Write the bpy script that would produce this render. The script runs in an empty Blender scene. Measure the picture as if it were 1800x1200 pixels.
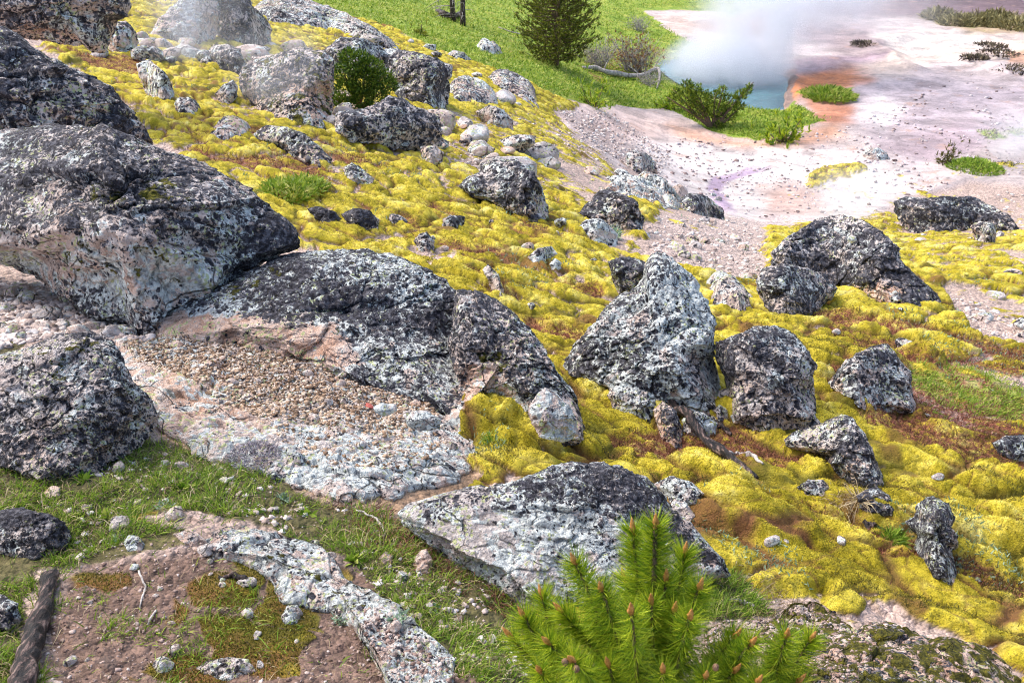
import bpy, math, random
import numpy as np
from mathutils import Vector
from mathutils.bvhtree import BVHTree

# ------------------------------------------------------------------ camera, sky, sun
SC = bpy.context.scene
COL = SC.collection
ZC = 12.0                                  # camera height over the datum of the basin
PITCH = math.radians(27)
FPX = 1750.0                               # focal length in pixels of the 1800 wide photograph
cam_d = bpy.data.cameras.new("camera")
cam_d.lens = 35
cam_d.sensor_width = 36
cam_d.clip_start = 0.05
cam_d.clip_end = 3000
cam_d.dof.use_dof = True
cam_d.dof.focus_distance = 6.0
cam_d.dof.aperture_fstop = 16
cam = bpy.data.objects.new("camera", cam_d)
cam.location = (0, 0, ZC)
cam.rotation_euler = (math.pi / 2 - PITCH, 0, 0)
COL.objects.link(cam)
SC.camera = cam

SUN_EL, SUN_AZ = math.radians(52), math.radians(-62)      # azimuth from +Y towards +X
w = bpy.data.worlds.new("World")
SC.world = w
w.use_nodes = True
nt = w.node_tree
nt.nodes.clear()
sky = nt.nodes.new("ShaderNodeTexSky")
sky.sky_type = 'NISHITA'
sky.sun_disc = False
sky.sun_elevation = SUN_EL
sky.sun_rotation = SUN_AZ
sky.air_density = 1.0
sky.dust_density = 4.0
sky.ozone_density = 1.0
bg = nt.nodes.new("ShaderNodeBackground")
bg.inputs[1].default_value = 0.15
wo = nt.nodes.new("ShaderNodeOutputWorld")
nt.links.new(sky.outputs[0], bg.inputs[0])
nt.links.new(bg.outputs[0], wo.inputs[0])
sun_d = bpy.data.lights.new("sun", 'SUN')
sun_d.energy = 1.05
sun_d.angle = math.radians(45)
sun_d.color = (1.0, 0.95, 0.87)
sun = bpy.data.objects.new("sun", sun_d)
sdir = Vector((math.sin(SUN_AZ) * math.cos(SUN_EL), math.cos(SUN_AZ) * math.cos(SUN_EL), math.sin(SUN_EL)))
sun.rotation_euler = sdir.to_track_quat('Z', 'Y').to_euler()
sun.location = (0, 0, 60)
COL.objects.link(sun)
SC.view_settings.view_transform = 'Standard'
SC.view_settings.look = 'None'
SC.view_settings.exposure = 1.15
SC.view_settings.gamma = 1
SC.view_settings.use_curve_mapping = False
SC.cycles.use_denoising = True
SC.cycles.denoising_prefilter = 'FAST'
SC.cycles.pixel_filter_type = 'BLACKMAN_HARRIS'
SC.cycles.filter_width = 1.1
SC.cycles.denoising_input_passes = 'RGB_ALBEDO_NORMAL'
SC.cycles.max_bounces = 7
SC.cycles.diffuse_bounces = 3
SC.cycles.volume_bounces = 5
SC.cycles.volume_step_rate = 2.0
SC.cycles.transparent_max_bounces = 8

rng = np.random.default_rng(7)
random.seed(7)
CP, SP = math.cos(PITCH), math.sin(PITCH)

# ------------------------------------------------------------------ projection helpers
def pix_us(px, py):
    a = (np.asarray(px, float) - 900) / FPX
    v = (600 - np.asarray(py, float)) / FPX
    den = CP + v * SP
    return a / den, (-SP + v * CP) / den
def pix_at(px, py, y):
    u, s = pix_us(px, py)
    y = np.asarray(y, float)
    return np.stack([u * y, y + 0 * u, ZC + s * y], -1)
def to_pix(P):
    P = np.asarray(P, float)
    z = P[..., 2] - ZC
    d = P[..., 1] * CP - z * SP
    up = P[..., 1] * SP + z * CP
    d = np.maximum(d, 1e-3)
    return 900 + FPX * P[..., 0] / d, 600 - FPX * up / d

# ------------------------------------------------------------------ noise
def _h(ix, iy, iz, seed):
    with np.errstate(over='ignore'):
        h = (ix.astype(np.int64) * 374761393 + iy.astype(np.int64) * 668265263 + iz * 2147483647 + seed * 974711).astype(np.uint32)
        h = (h ^ (h >> np.uint32(13))) * np.uint32(1274126177)
        h = (h ^ (h >> np.uint32(16))) * np.uint32(2246822519)
        h = h ^ (h >> np.uint32(15))
    return h.astype(np.float64) / 4294967296.0
def n2(x, y, seed=0):
    ix, iy = np.floor(x), np.floor(y)
    fx, fy = x - ix, y - iy
    fx = fx * fx * (3 - 2 * fx); fy = fy * fy * (3 - 2 * fy)
    ix = ix.astype(np.int64); iy = iy.astype(np.int64)
    a = _h(ix, iy, 0, seed); b = _h(ix + 1, iy, 0, seed); c = _h(ix, iy + 1, 0, seed); d = _h(ix + 1, iy + 1, 0, seed)
    return ((a + (b - a) * fx) * (1 - fy) + (c + (d - c) * fx) * fy) * 2 - 1
def f2(x, y, seed=0, o=4):
    r = 0; a = 1; t = 0
    for i in range(o):
        r = r + a * n2(x * 2 ** i + 17.3 * i, y * 2 ** i - 9.1 * i, seed + i); t += a; a *= 0.5
    return r / t
def n3(x, y, z, seed=0):
    ix, iy, iz = np.floor(x), np.floor(y), np.floor(z)
    fx, fy, fz = x - ix, y - iy, z - iz
    fx = fx * fx * (3 - 2 * fx); fy = fy * fy * (3 - 2 * fy); fz = fz * fz * (3 - 2 * fz)
    ix = ix.astype(np.int64); iy = iy.astype(np.int64); iz = iz.astype(np.int64)
    r = 0
    for dz in (0, 1):
        a = _h(ix, iy, iz + dz, seed); b = _h(ix + 1, iy, iz + dz, seed)
        c = _h(ix, iy + 1, iz + dz, seed); d = _h(ix + 1, iy + 1, iz + dz, seed)
        q = (a + (b - a) * fx) * (1 - fy) + (c + (d - c) * fx) * fy
        r = r + q * (fz if dz else (1 - fz))
    return r * 2 - 1
def f3(P, s, seed=0, o=4, gain=0.5):
    r = 0; a = 1; t = 0
    for i in range(o):
        k = s * 2 ** i
        r = r + a * n3(P[:, 0] * k + 5.1 * i, P[:, 1] * k + 3.7 * i, P[:, 2] * k - 8.3 * i, seed + i); t += a; a *= gain
    return r / t
def worley(x, y, seed=0):
    ix, iy = np.floor(x).astype(np.int64), np.floor(y).astype(np.int64)
    F1 = np.full(x.shape, 9.0); F2 = F1.copy(); ID = np.zeros(x.shape)
    for dx in (-1, 0, 1):
        for dy in (-1, 0, 1):
            cx, cy = ix + dx, iy + dy
            jx = cx + 0.1 + 0.8 * _h(cx, cy, 1, seed); jy = cy + 0.1 + 0.8 * _h(cx, cy, 2, seed)
            d = np.hypot(x - jx, y - jy)
            n = d < F1
            F2 = np.where(n, F1, np.minimum(F2, d))
            ID = np.where(n, _h(cx, cy, 3, seed), ID)
            F1 = np.where(n, d, F1)
    return F1, F2, ID
def w3(P, s, seed=0):
    """3-D cells: id of the nearest, and how near the border with the next"""
    Q = P * s; I = np.floor(Q).astype(np.int64)
    F1 = np.full(len(P), 9.0); F2 = F1.copy(); ID = np.zeros(len(P))
    for dx in (-1, 0, 1):
        for dy in (-1, 0, 1):
            for dz in (-1, 0, 1):
                c = I + np.array([dx, dy, dz])
                k = c[:, 2] * 7919
                d = np.sqrt((Q[:, 0] - c[:, 0] - _h(c[:, 0], c[:, 1] + k, 1, seed)) ** 2 + (Q[:, 1] - c[:, 1] - _h(c[:, 0], c[:, 1] + k, 2, seed)) ** 2 + (Q[:, 2] - c[:, 2] - _h(c[:, 0], c[:, 1] + k, 3, seed)) ** 2)
                n = d < F1
                F2 = np.where(n, F1, np.minimum(F2, d)); ID = np.where(n, _h(c[:, 0], c[:, 1] + k, 4, seed), ID); F1 = np.where(n, d, F1)
    return F1, F2, ID
def sm(x, a, b):
    t = np.clip((x - a) / (b - a), 0, 1)
    return t * t * (3 - 2 * t)
def poly_sd(px, py, poly):
    """signed distance in pixels, positive inside"""
    poly = np.asarray(poly, float)
    inside = np.zeros(px.shape, bool)
    d = np.full(px.shape, 1e9)
    m = len(poly)
    for i in range(m):
        x0, y0 = poly[i]; x1, y1 = poly[(i + 1) % m]
        if y0 != y1:
            c = (y0 > py) != (y1 > py)
            inside ^= c & (px < (x1 - x0) * (py - y0) / (y1 - y0) + x0)
        ex, ey = x1 - x0, y1 - y0
        t = np.clip(((px - x0) * ex + (py - y0) * ey) / (ex * ex + ey * ey + 1e-9), 0, 1)
        d = np.minimum(d, np.hypot(px - x0 - t * ex, py - y0 - t * ey))
    return np.where(inside, d, -d)

# ------------------------------------------------------------------ the land: heights fitted to the lie of the hillside
A = []
def anc(py, *pairs):
    for px, y in pairs:
        A.append((px, py, y, None))
anc(1420, (-200, 1.5), (900, 1.55), (2000, 1.8))
anc(1300, (-200, 1.85), (400, 1.9), (900, 1.95), (1400, 2.1), (2000, 2.4))
anc(1200, (-200, 2.15), (300, 2.2), (900, 2.3), (1400, 2.5), (1900, 2.85))
anc(1000, (-200, 2.7), (300, 2.75), (800, 2.95), (1300, 3.35), (1900, 3.9))
anc(800, (-200, 3.5), (300, 3.65), (700, 4.0), (1000, 4.5), (1400, 5.0), (1900, 5.7))
anc(600, (-300, 4.9), (100, 5.0), (500, 5.4), (900, 6.5), (1300, 7.6), (1900, 8.6))
anc(450, (-300, 7.2), (200, 7.3), (550, 8.0), (900, 9.6), (1300, 12.0), (1900, 13.5))
anc(350, (-300, 9.0), (200, 9.3), (600, 10.8), (900, 13.2))
anc(250, (-400, 11.5), (100, 12.0), (400, 12.8), (650, 14.2), (850, 17.5), (1000, 23))
anc(150, (-400, 15), (100, 15.5), (400, 17.5), (650, 21.5), (850, 28), (1000, 34))
anc(60, (-500, 19), (100, 20.5), (400, 25), (650, 33), (850, 43), (1000, 50))
anc(0, (-500, 24), (100, 26), (400, 33), (650, 45), (850, 56), (1000, 62))
anc(-80, (-500, 35), (100, 40), (400, 50), (650, 66), (850, 80))
ZB = -9.5
for px, py in ((1250, 352), (1400, 352), (1600, 352), (1900, 345), (1150, 265), (1300, 265), (1500, 265), (1700, 265), (2000, 265), (1100, 180), (1300, 180),
               (1500, 180), (1750, 180), (2100, 180), (1100, 100), (1300, 100), (1600, 100), (2100, 100), (1150, 40), (1400, 40), (1700, 40),
               (2200, 40), (1150, -20), (1450, -20), (1800, -20), (2300, -20), (1000, -90), (1300, -90), (1700, -90), (2300, -90)):
    A.append((px, py, ZB / pix_us(px, py)[1], None))
AP = np.array([(p[0], p[1], p[2]) for p in A], float)
au, as_ = pix_us(AP[:, 0], AP[:, 1])
US = 2.2
X = np.stack([au * US, np.log(AP[:, 2])], 1)
def tk(r):
    return r * r * np.log(r + 1e-9)
n = len(X)
K = tk(np.linalg.norm(X[:, None] - X[None], axis=2)) + np.eye(n) * 0.02
Pm = np.concatenate([np.ones((n, 1)), X], 1)
M_ = np.zeros((n + 3, n + 3)); M_[:n, :n] = K; M_[:n, n:] = Pm; M_[n:, :n] = Pm.T
sol = np.linalg.solve(M_, np.concatenate([as_, np.zeros(3)]))
def tps(u, ly):
    Q = np.stack([u.ravel() * US, ly.ravel()], 1)
    r = np.linalg.norm(Q[:, None] - X[None], axis=2)
    return (tk(r) @ sol[:n] + sol[n] + Q @ sol[n + 1:]).reshape(u.shape)
# coarse table of base slope s(u, ln y)
CU = np.linspace(-2.2, 2.2, 180); CL = np.linspace(math.log(0.7), math.log(120), 240)
gu, gl = np.meshgrid(CU, CL)
TS = tps(np.clip(gu, -1.0, 1.0), gl)
far = sm(gl, math.log(62), math.log(110))
TS = TS * (1 - far) + far * (ZB / np.exp(gl) + 0.03 * sm(-gu, 0.05, 0.6))
near = sm(-gl, -math.log(1.5), -math.log(0.9))
TS = np.maximum.accumulate(TS, axis=0)
def bil(T, u, ly):
    fu = np.clip((u - CU[0]) / (CU[1] - CU[0]), 0, len(CU) - 1.001); fl = np.clip((ly - CL[0]) / (CL[1] - CL[0]), 0, len(CL) - 1.001)
    i = fu.astype(int); j = fl.astype(int); a = fu - i; b = fl - j
    return (T[j, i] * (1 - a) + T[j, i + 1] * a) * (1 - b) + (T[j + 1, i] * (1 - a) + T[j + 1, i + 1] * a) * b
def base_y(px, py):
    """distance along y where the pixel's ray meets the undisturbed land"""
    u, s = pix_us(px, py)
    u = np.atleast_1d(u).ravel(); s = np.atleast_1d(s).ravel()
    lo = np.full(u.shape, CL[0]); hi = np.full(u.shape, CL[-1])
    for _ in range(26):
        mid = (lo + hi) / 2
        below = bil(TS, u, mid) < s
        lo = np.where(below, mid, lo); hi = np.where(below, hi, mid)
    return np.exp(lo)

# ------------------------------------------------------------------ zones of the ground, as polygons on the land
MEADOW = [(455,-80),(480,3),(560,14),(620,28),(700,58),(760,88),(830,108),(900,138),(960,162),(1030,182),(1100,190),(1180,195),(1240,225),(1330,246),(1390,236),(1465,212),(1400,186),(1375,197),(1320,190),(1255,166),(1195,140),(1168,118),(1235,98),(1242,76),(1190,58),(1135,28),(1125,14),(1200,14),(1285,26),(1365,10),(1375,-80)]
BASIN = [(985,195),(1045,182),(1110,190),(1190,198),(1260,232),(1335,250),(1395,238),(1470,214),(1400,186),(1375,196),(1320,190),(1255,166),(1195,140),(1168,118),(1235,98),(1242,76),(1190,58),(1128,28),(1125,12),(1200,14),(1285,26),(1365,10),(1380,-120),(2300,-120),(2300,420),(1830,330),(1700,318),(1590,345),(1500,392),(1400,388),(1290,384),(1230,345),(1180,330),(1150,290),(1105,262),(1085,300),(1040,250),(1000,225)]
POOL = [(1166,120),(1190,106),(1240,110),(1300,112),(1350,118),(1382,132),(1386,160),(1379,192),(1350,195),(1318,190),(1262,168),(1205,148)]
# bare ground: (polygon, colour, feather px)
PAINT = [
    ([(985,195),(1060,185),(1180,215),(1260,240),(1300,262),(1240,300),(1100,262),(1030,235)], (.66,.50,.46), 30),
    ([(1110,255),(1240,235),(1420,275),(1600,300),(1560,350),(1480,400),(1290,390),(1200,335),(1140,290)], (.74,.68,.68), 30),
    ([(1245,330),(1250,310),(1300,290),(1340,293),(1300,308),(1270,335),(1295,380),(1262,372)], (.46,.36,.50), 6),
    ([(1340,335),(1390,320),(1440,345),(1450,385),(1350,385)], (.58,.42,.38), 20),
    ([(1180,222),(1250,232),(1330,246),(1410,240),(1480,215),(1500,240),(1420,262),(1300,258),(1210,245)], (.62,.36,.26), 14),
    ([(1380,130),(1440,118),(1540,125),(1530,155),(1500,165),(1450,160),(1420,180),(1385,190)], (.62,.25,.12), 12),
    ([(1420,180),(1510,175),(1560,200),(1500,222),(1460,215),(1430,198)], (.62,.28,.18), 12),
    ([(1500,120),(1620,60),(1800,70),(1800,105),(1650,110),(1560,140)], (.72,.60,.54), 14),
    ([(1395,108),(1440,98),(1560,92),(1550,112),(1470,120),(1400,132)], (.42,.32,.38), 8),
    ([(1500,150),(1640,120),(1900,150),(1900,210),(1700,240),(1600,300),(1540,260),(1510,215)], (.56,.48,.52), 22),
    ([(1510,190),(1560,170),(1590,200),(1560,225),(1520,215)], (.70,.66,.68), 14),
    ([(1590,200),(1700,165),(1820,150),(1820,175),(1700,200),(1600,225)], (.48,.41,.46), 16),
    ([(1540,255),(1700,215),(1760,225),(1750,245),(1620,290)], (.50,.40,.45), 16),
    ([(1365,-120),(1365,8),(1400,25),(1500,34),(1620,26),(1740,30),(2300,20),(2300,-120)], (.20,.14,.165), 8),
    ([(1330,10),(1420,28),(1530,40),(1560,70),(1540,100),(1470,95),(1400,60),(1340,40)], (.42,.34,.36), 14),
    ([(1210,45),(1280,28),(1380,10),(1370,50),(1320,65),(1260,60)], (.36,.19,.14), 8),
    ([(1215,70),(1290,60),(1330,75),(1300,105),(1240,100)], (.52,.29,.18), 10),
    ([(1130,25),(1200,22),(1240,45),(1290,65),(1240,70),(1190,55)], (.62,.50,.46), 8),
    ([(1540,62),(1640,55),(1720,62),(1720,90),(1600,100),(1560,85)], (.80,.72,.68), 10),
    ([(1640,30),(1720,30),(2300,24),(2300,66),(1700,62)], (.50,.38,.26), 8),
    ([(1752,98),(1830,94),(1830,122),(1765,118)], (.60,.36,.26), 4),
    ([(1205,150),(1180,120),(1195,104),(1290,104),(1240,112)], (.36,.20,.15), 5),
    ([(1375,190),(1388,130),(1400,132),(1398,192)], (.30,.22,.2), 3),
    # slope
    ([(0,470),(100,500),(180,540),(290,555),(330,560),(260,610),(120,590),(0,600)], (.42,.32,.27), 12),
    ([(200,560),(420,590),(700,680),(830,790),(800,900),(560,880),(250,760)], (.30,.20,.13), 14),
    ([(130,960),(360,950),(620,980),(900,1130),(960,1250),(100,1250),(90,1100)], (.17,.11,.085), 20),
    ([(1200,1085),(1400,1060),(1600,1140),(1700,1250),(1150,1250)], (.46,.36,.31), 14),
    ([(0,1040),(60,1060),(40,1250),(-100,1250)], (.30,.22,.18), 20),
    ([(100,85),(170,82),(260,112),(235,122),(180,112)], (.26,.12,.09), 6),
    ([(1150,380),(1330,395),(1360,440),(1330,520),(1250,480),(1160,450)], (.48,.38,.34), 14),
]
# how much moss a region carries: (polygon, amount 0..1, feather)
MOSS = [
    ([(20,30),(200,-40),(480,-20),(600,40),(760,96),(1000,192),(1100,330),(1330,400),(1900,330),(1900,1300),(1000,1300),(820,900),(800,640),(500,430),(260,240)], .82, 30),
    ([(380,50),(560,60),(600,90),(560,110),(430,100)], .9, 10),
    ([(560,14),(640,34),(760,84),(900,136),(1020,182),(980,215),(860,170),(700,110),(600,60)], .95, 10),
    ([(560,230),(800,300),(1000,380),(1060,440),(1090,520),(980,680),(900,560),(760,470),(540,400),(420,300)], .84, 20),
    ([(790,640),(1000,660),(1300,720),(1500,860),(1900,860),(1900,1300),(1700,1180),(1400,1050),(1250,980),(1160,850),(980,800),(830,860)], 1.0, 14),
    ([(1330,500),(1500,530),(1900,640),(1900,860),(1500,860),(1440,700)], .9, 20),
    ([(1240,520),(1330,540),(1440,560),(1450,720),(1250,720)], .95, 10),
    ([(780,195),(1000,200),(1080,290),(1090,420),(980,330),(860,260),(780,250)], .55, 16),
    ([(560,150),(1000,230),(980,330),(800,300),(700,260)], .62, 20),
    ([(1160,360),(1340,390),(1350,500),(1250,480),(1120,440)], .25, 14),
    ([(1560,370),(1900,400),(1900,600),(1700,560),(1600,470)], .62, 14),
    ([(1650,510),(1780,580),(1900,600),(1900,640),(1700,590)], .3, 10),
    ([(1400,300),(1500,290),(1560,330),(1500,390),(1400,390)], .30, 14),
    ([(1540,330),(1900,310),(1900,400),(1580,380)], .38, 14),
    ([(1720,230),(1900,225),(1900,310),(1740,300)], .75, 10),
    ([(1405,320),(1440,298),(1500,295),(1520,303),(1450,322),(1420,335)], .95, 6),
    ([(1380,50),(1500,45),(1520,10),(1700,20)], 0, 4),
    ([(1230,1110),(1290,1090),(1400,1066),(1440,1062),(1500,1112),(1570,1108),(1700,1144),(1800,1210),(1800,1320),(1200,1320)], 0.0, 90),
    ([(820,900),(960,1060),(1000,1300),(700,1300)], 0.1, 10),
    ([(140,975),(260,960),(270,1045),(190,1065),(130,1015)], .72, 40),
    ([(280,990),(500,975),(560,1110),(460,1190),(290,1240),(240,1190),(300,1080)], .80, 60),
    ([(440,1110),(550,1110),(530,1190),(450,1180)], .8, 30),
    ([(200,900),(330,870),(360,930),(260,950)], .55, 12),
]
GREEN = [
    (MEADOW, 1.0, 5),
    ([(-200,780),(60,830),(280,770),(380,800),(520,870),(690,905),(800,990),(930,1060),(1000,1100),(1100,1250),(900,1250),(800,1180),(700,1080),(600,970),(480,930),(330,930),(160,960),(60,1000),(90,1250),(-200,1250)], .95, 16),
    ([(1560,690),(1610,640),(1700,640),(1900,720),(1900,800),(1740,770),(1640,760)], .55, 24),
    ([(1230,1000),(1290,1000),(1360,1080),(1200,1100)], .7, 8),
    ([(-50,590),(50,598),(40,620),(-50,640)], .9, 5),
    ([(1400,168),(1510,160),(1500,182),(1430,184)], .8, 4),
    ([(1720,230),(1820,222),(1800,245),(1730,250)], .6, 8),
    ([(1670,290),(1730,290),(1760,312),(1690,305)], .8, 5),
    ([(600,180),(690,180),(800,300),(690,260),(560,240)], .25, 14),
    ([(1640,34),(1720,32),(1800,36),(1800,62),(1700,58)], .35, 8),
]
BROWN = [
    ([(1440,540),(1560,520),(1900,640),(1900,860),(1600,860),(1450,700)], .60, 30),
    ([(1720,680),(1900,760),(1900,800),(1740,730)], .95, 10),
    ([(250,180),(640,260),(800,400),(700,420),(420,330)], .52, 30),
    ([(120,85),(180,90),(260,115),(240,122),(160,108)], 1.0, 5),
    ([(780,440),(1060,440),(1080,560),(960,650),(860,540)], .52, 20),
    ([(1060,760),(1260,780),(1230,830),(1120,820)], .8, 12),
    ([(1180,740),(1900,860),(1900,1160),(1500,1000),(1200,860)], .47, 20),
    ([(780,30),(1000,60),(960,110),(860,100)], .35, 20),
    ([(1000,60),(1180,80),(1170,140),(1040,150)], .6, 20),
    ([(700,300),(1000,420),(900,430),(680,360)], .4, 30),
]
def zone(px, py, lst, X_, Y_, init):
    v = np.full(px.shape, init)
    for poly, amt, fe in lst:
        p = np.asarray(poly, float)
        x0, y0 = p.min(0) - 60; x1, y1 = p.max(0) + 60
        m = (px > x0) & (px < x1) & (py > y0) & (py < y1)
        if not m.any(): continue
        d = poly_sd(px[m], py[m], poly)
        wgt = sm(d, -fe, fe)
        v[m] = v[m] * (1 - wgt) + amt * wgt
    return v

NU0, NL0 = 1120, 1350
ucore = np.linspace(-0.74, 0.74, NU0)
uo = 0.74 + np.cumsum(np.linspace(0.002, 0.06, 40))
U = np.concatenate([-uo[::-1], ucore, uo])
L = np.linspace(math.log(1.25), math.log(95), NL0)
L = np.concatenate([np.linspace(math.log(0.75), math.log(1.25), 60)[:-1], L, np.linspace(math.log(95), math.log(2500), 60)[1:]])
UU, LL = np.meshgrid(U, L)
YY = np.exp(LL); XX = UU * YY
S0 = bil(TS, UU, np.minimum(LL, math.log(119.9)))
ZZ = S0 * np.minimum(YY, 119.9)
PX, PY = to_pix(np.stack([XX, YY, ZC + ZZ], -1))
print("grid", UU.shape)
# jittered image coordinates make zone edges ragged; the jitter lives in the world
jit = 26 + 34 * sm(-YY, -5.5, -3)
Xd = XX / np.maximum(YY, 1); kx = 26
wl = f2(UU * 9, LL * 14, 3, 6); wl2 = f2(UU * 9 + 50, LL * 14 + 9, 5, 6)
JX = PX + wl * jit; JY = PY + wl2 * jit * 0.55
wl3 = f2(XX * 3.2, YY * 3.2, 7, 5) * 60 * sm(-YY, -5.5, -3.5); JX = JX + wl3; JY = JY + wl3 * .6
green = zone(JX, JY, GREEN, XX, YY, 0.0)
basin = zone(JX, JY, [(BASIN, 1.0, 5)], XX, YY, 0.0)
pool = zone(PX + wl * 22 + f2(XX * .8, YY * .5, 131, 3) * 10, PY + wl2 * 9, [(POOL, 1.0, 2.5)], XX, YY, 0.0)
mossa = zone(JX, JY, MOSS, XX, YY, 0.12)
brown = zone(JX, JY, BROWN, XX, YY, 0.24)
mossa = mossa * (1 - green * 0.8) * (1 - basin * (PY < 290))
bare = np.zeros(UU.shape + (3,)); bare[:] = (.46, .35, .30)
bare[basin > 0] = np.array((.46, .35, .30)) * (1 - basin[basin > 0][:, None]) + np.array((.60, .52, .52)) * basin[basin > 0][:, None]
for poly, c, fe in PAINT:
    p = np.asarray(poly, float)
    x0, y0 = p.min(0) - 60; x1, y1 = p.max(0) + 60
    m = (JX > x0) & (JX < x1) & (JY > y0) & (JY < y1)
    if not m.any(): continue
    wgt = sm(poly_sd(JX[m], JY[m], poly), -fe, fe)[:, None]
    bare[m] = bare[m] * (1 - wgt) + np.array(c) * wgt
# moss cushions: warped cells drawn out across the slope
wx = XX + 0.16 * f2(XX * 2.1, YY * 2.1, 21, 4) + .03 * f2(XX * 9, YY * 9, 22, 3); wy = YY + 0.16 * f2(XX * 2.1, YY * 2.1, 31, 4) + .03 * f2(XX * 9, YY * 9, 32, 3)
ca, sa = math.cos(math.radians(-35)), math.sin(math.radians(-35))
ax_ = wx * ca + wy * sa; ay_ = -wx * sa + wy * ca
F1a, F2a, IDa = worley(ax_ / 0.56, ay_ / 0.25, 41)
F1b, F2b, IDb = worley(ax_ / 0.19 + 7, ay_ / 0.125 + 3, 43)
F1c, F2c, IDc = worley(ax_ / 1.35 + 7, ay_ / 0.48 + 3, 45)
nearw = sm(-YY, -14, -5)
def pil(F1_, F2_, w_):
    t = np.clip((F2_ - F1_) / w_, 0, 1)
    return np.clip(1 - (1 - t) ** 2, 0, 1) ** .72 * (1 - 0.35 * np.clip(F1_, 0, 1) ** 2)
dome = 0.10 * pil(F1a, F2a, .7) * (0.45 + 0.9 * IDa) + 0.026 * pil(F1b, F2b, .8) * (0.4 + IDb)
dome = dome + 0.075 * pil(F1c, F2c, .9) * (0.5 + IDc) * sm(-YY, -9, -4.5) * sm(PX, 1000, 1250)
dome = dome + 0.006 * f2(XX * 22, YY * 22, 47, 2)
thin = sm(900 - PX, 0, 300) * sm(PY, 860, 930)
dome = dome * (1 - .9 * thin) * (.55 + .45 * sm(YY, 2.8, 4.2))
nm = 0.75 * f2(XX * 0.9, YY * 0.6, 51, 3) + 0.9 * f2(XX * 3.2, YY * 2.4, 55, 4) + 0.45 * (IDa - 0.5)
mlev = mossa * 2.3 - 1.15
nmh = nm + 0.0
gap = np.clip(1 - (F2a - F1a) / .16, 0, 1) * sm(1.02 - mossa, 0.0, .2)
nm = nm - .75 * gap + .35 * f2(XX * 9, YY * 6, 59, 3)
moss = sm(nm + mlev, -0.06, 0.10) * sm(mossa, 0.02, 0.15)
mossh = sm(.45 * nm + .55 * (0.75 * f2(XX * 0.9, YY * 0.6, 51, 3)) + mlev, -0.10, 0.60) * sm(mossa, 0.05, 0.8)
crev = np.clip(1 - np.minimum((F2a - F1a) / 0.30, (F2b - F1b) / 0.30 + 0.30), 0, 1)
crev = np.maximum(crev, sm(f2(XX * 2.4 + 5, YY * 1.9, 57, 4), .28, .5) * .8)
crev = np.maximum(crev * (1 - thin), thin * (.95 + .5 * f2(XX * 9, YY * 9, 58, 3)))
bn = .8 * f2(ax_ * 1.0 + 9, ay_ * 2.6, 61, 4) + 0.45 * f2(ax_ * 3.5, ay_ * 9, 65, 3) + .10 * crev
brn = sm(bn + (brown * 2 - 1.05), 0.04, 0.34) * (1 - basin) * (1 - pool)
gn = f2(XX * 3, YY * 2.2, 71, 4)
grn = sm(green * 1.8 - 0.75 + gn * 0.7, 0, 0.35) * sm(green, .05, .3)
slope = 1 - basin
ZD = slope * (0.10 * f2(XX * .45, YY * .4, 81, 3) * sm(YY, 3, 12) + 0.045 * f2(XX * 1.7, YY * 1.5, 83, 3) + 0.012 * f2(XX * 9, YY * 9, 85, 3))
ZD += dome * mossh * (1 - 0.7 * grn) * (1 - 0.5 * brn)
ZD += basin * (0.10 * f2(XX * .35, YY * .3, 87, 4))
lip = zone(PX, PY, [([(1385,110),(1640,50),(1900,60),(1900,150),(1640,120),(1540,160),(1400,180)], 1, 10)], XX, YY, 0.0)
ridge = 1 - np.abs(f2(XX * .3, YY * .16, 91, 4)) * 2.2
ZD += basin * (0.05 + 0.22 * lip) * np.clip(ridge, 0, 1) * (1 - pool)
ZD += (1 - basin) * (1 - moss) * sm(-YY, -7, -4) * (.010 * f2(XX * 26, YY * 26, 121, 3) + .012 * np.abs(f2(XX * 8, YY * 8, 123, 3)))
ZD += grn * 0.03 * f2(XX * 4, YY * 4, 89, 3) * (YY < 12)
ZD -= pool * 0.35
for mx, my, rx_, ry_, hh in ((862, 760, .26, .22, .13), (930, 800, .2, .16, .09), (1010, 800, .2, .16, .08), (1330, 930, .35, .25, .10), (1480, 640, .5, .4, .10)):
    by_ = float(base_y(mx, my)[0]); bx_ = float(pix_us(mx, my)[0]) * by_
    rr_ = np.hypot((XX - bx_) / rx_, (YY - by_) / ry_)
    ZD += hh * np.sqrt(np.clip(1 - rr_ ** 2, 0, 1)) * sm(1 - rr_, 0, .25)
ZF = ZZ + ZD
ZG = ZF - dome * mossh * (1 - 0.7 * grn) * (1 - 0.5 * brn) + .015
# strata lines of the sinter
lay = n2((YY * .22 + XX * .10 + 1.6 * f2(XX * .09, YY * .09, 93, 3)) * 3.2, XX * .02, 95)
fine = f2(XX * 1.3, YY * .8, 97, 4)
bare *= (1 + basin[..., None] * (0.16 * lay + 0.16 * fine)[..., None])
darkpatch = basin * sm(f2(XX * .9, YY * .45, 99, 4) , .44, .50) * 0.35
bare = bare * (1 - darkpatch[..., None]) + np.array((.16, .12, .13)) * darkpatch[..., None]
bare *= (1 - (1 - basin) * -0.14 * f2(XX * 2, YY * 2, 101, 4))[..., None]
bare = bare * (1 - basin[..., None] * (1 - np.array([.78, .78, .735])))
soil = (grn * sm(-YY, -8, -5.5))[..., None]
soilc = np.array((.085, .070, .035)) * (1 + .5 * f2(XX * 5, YY * 5, 111, 4)[..., None])
bare = bare * (1 - soil) + soilc * soil
bare = np.clip(bare, 0.02, 0.85)
grn_paint = grn * (1 - .93 * sm(-YY, -8, -5.5))

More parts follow.
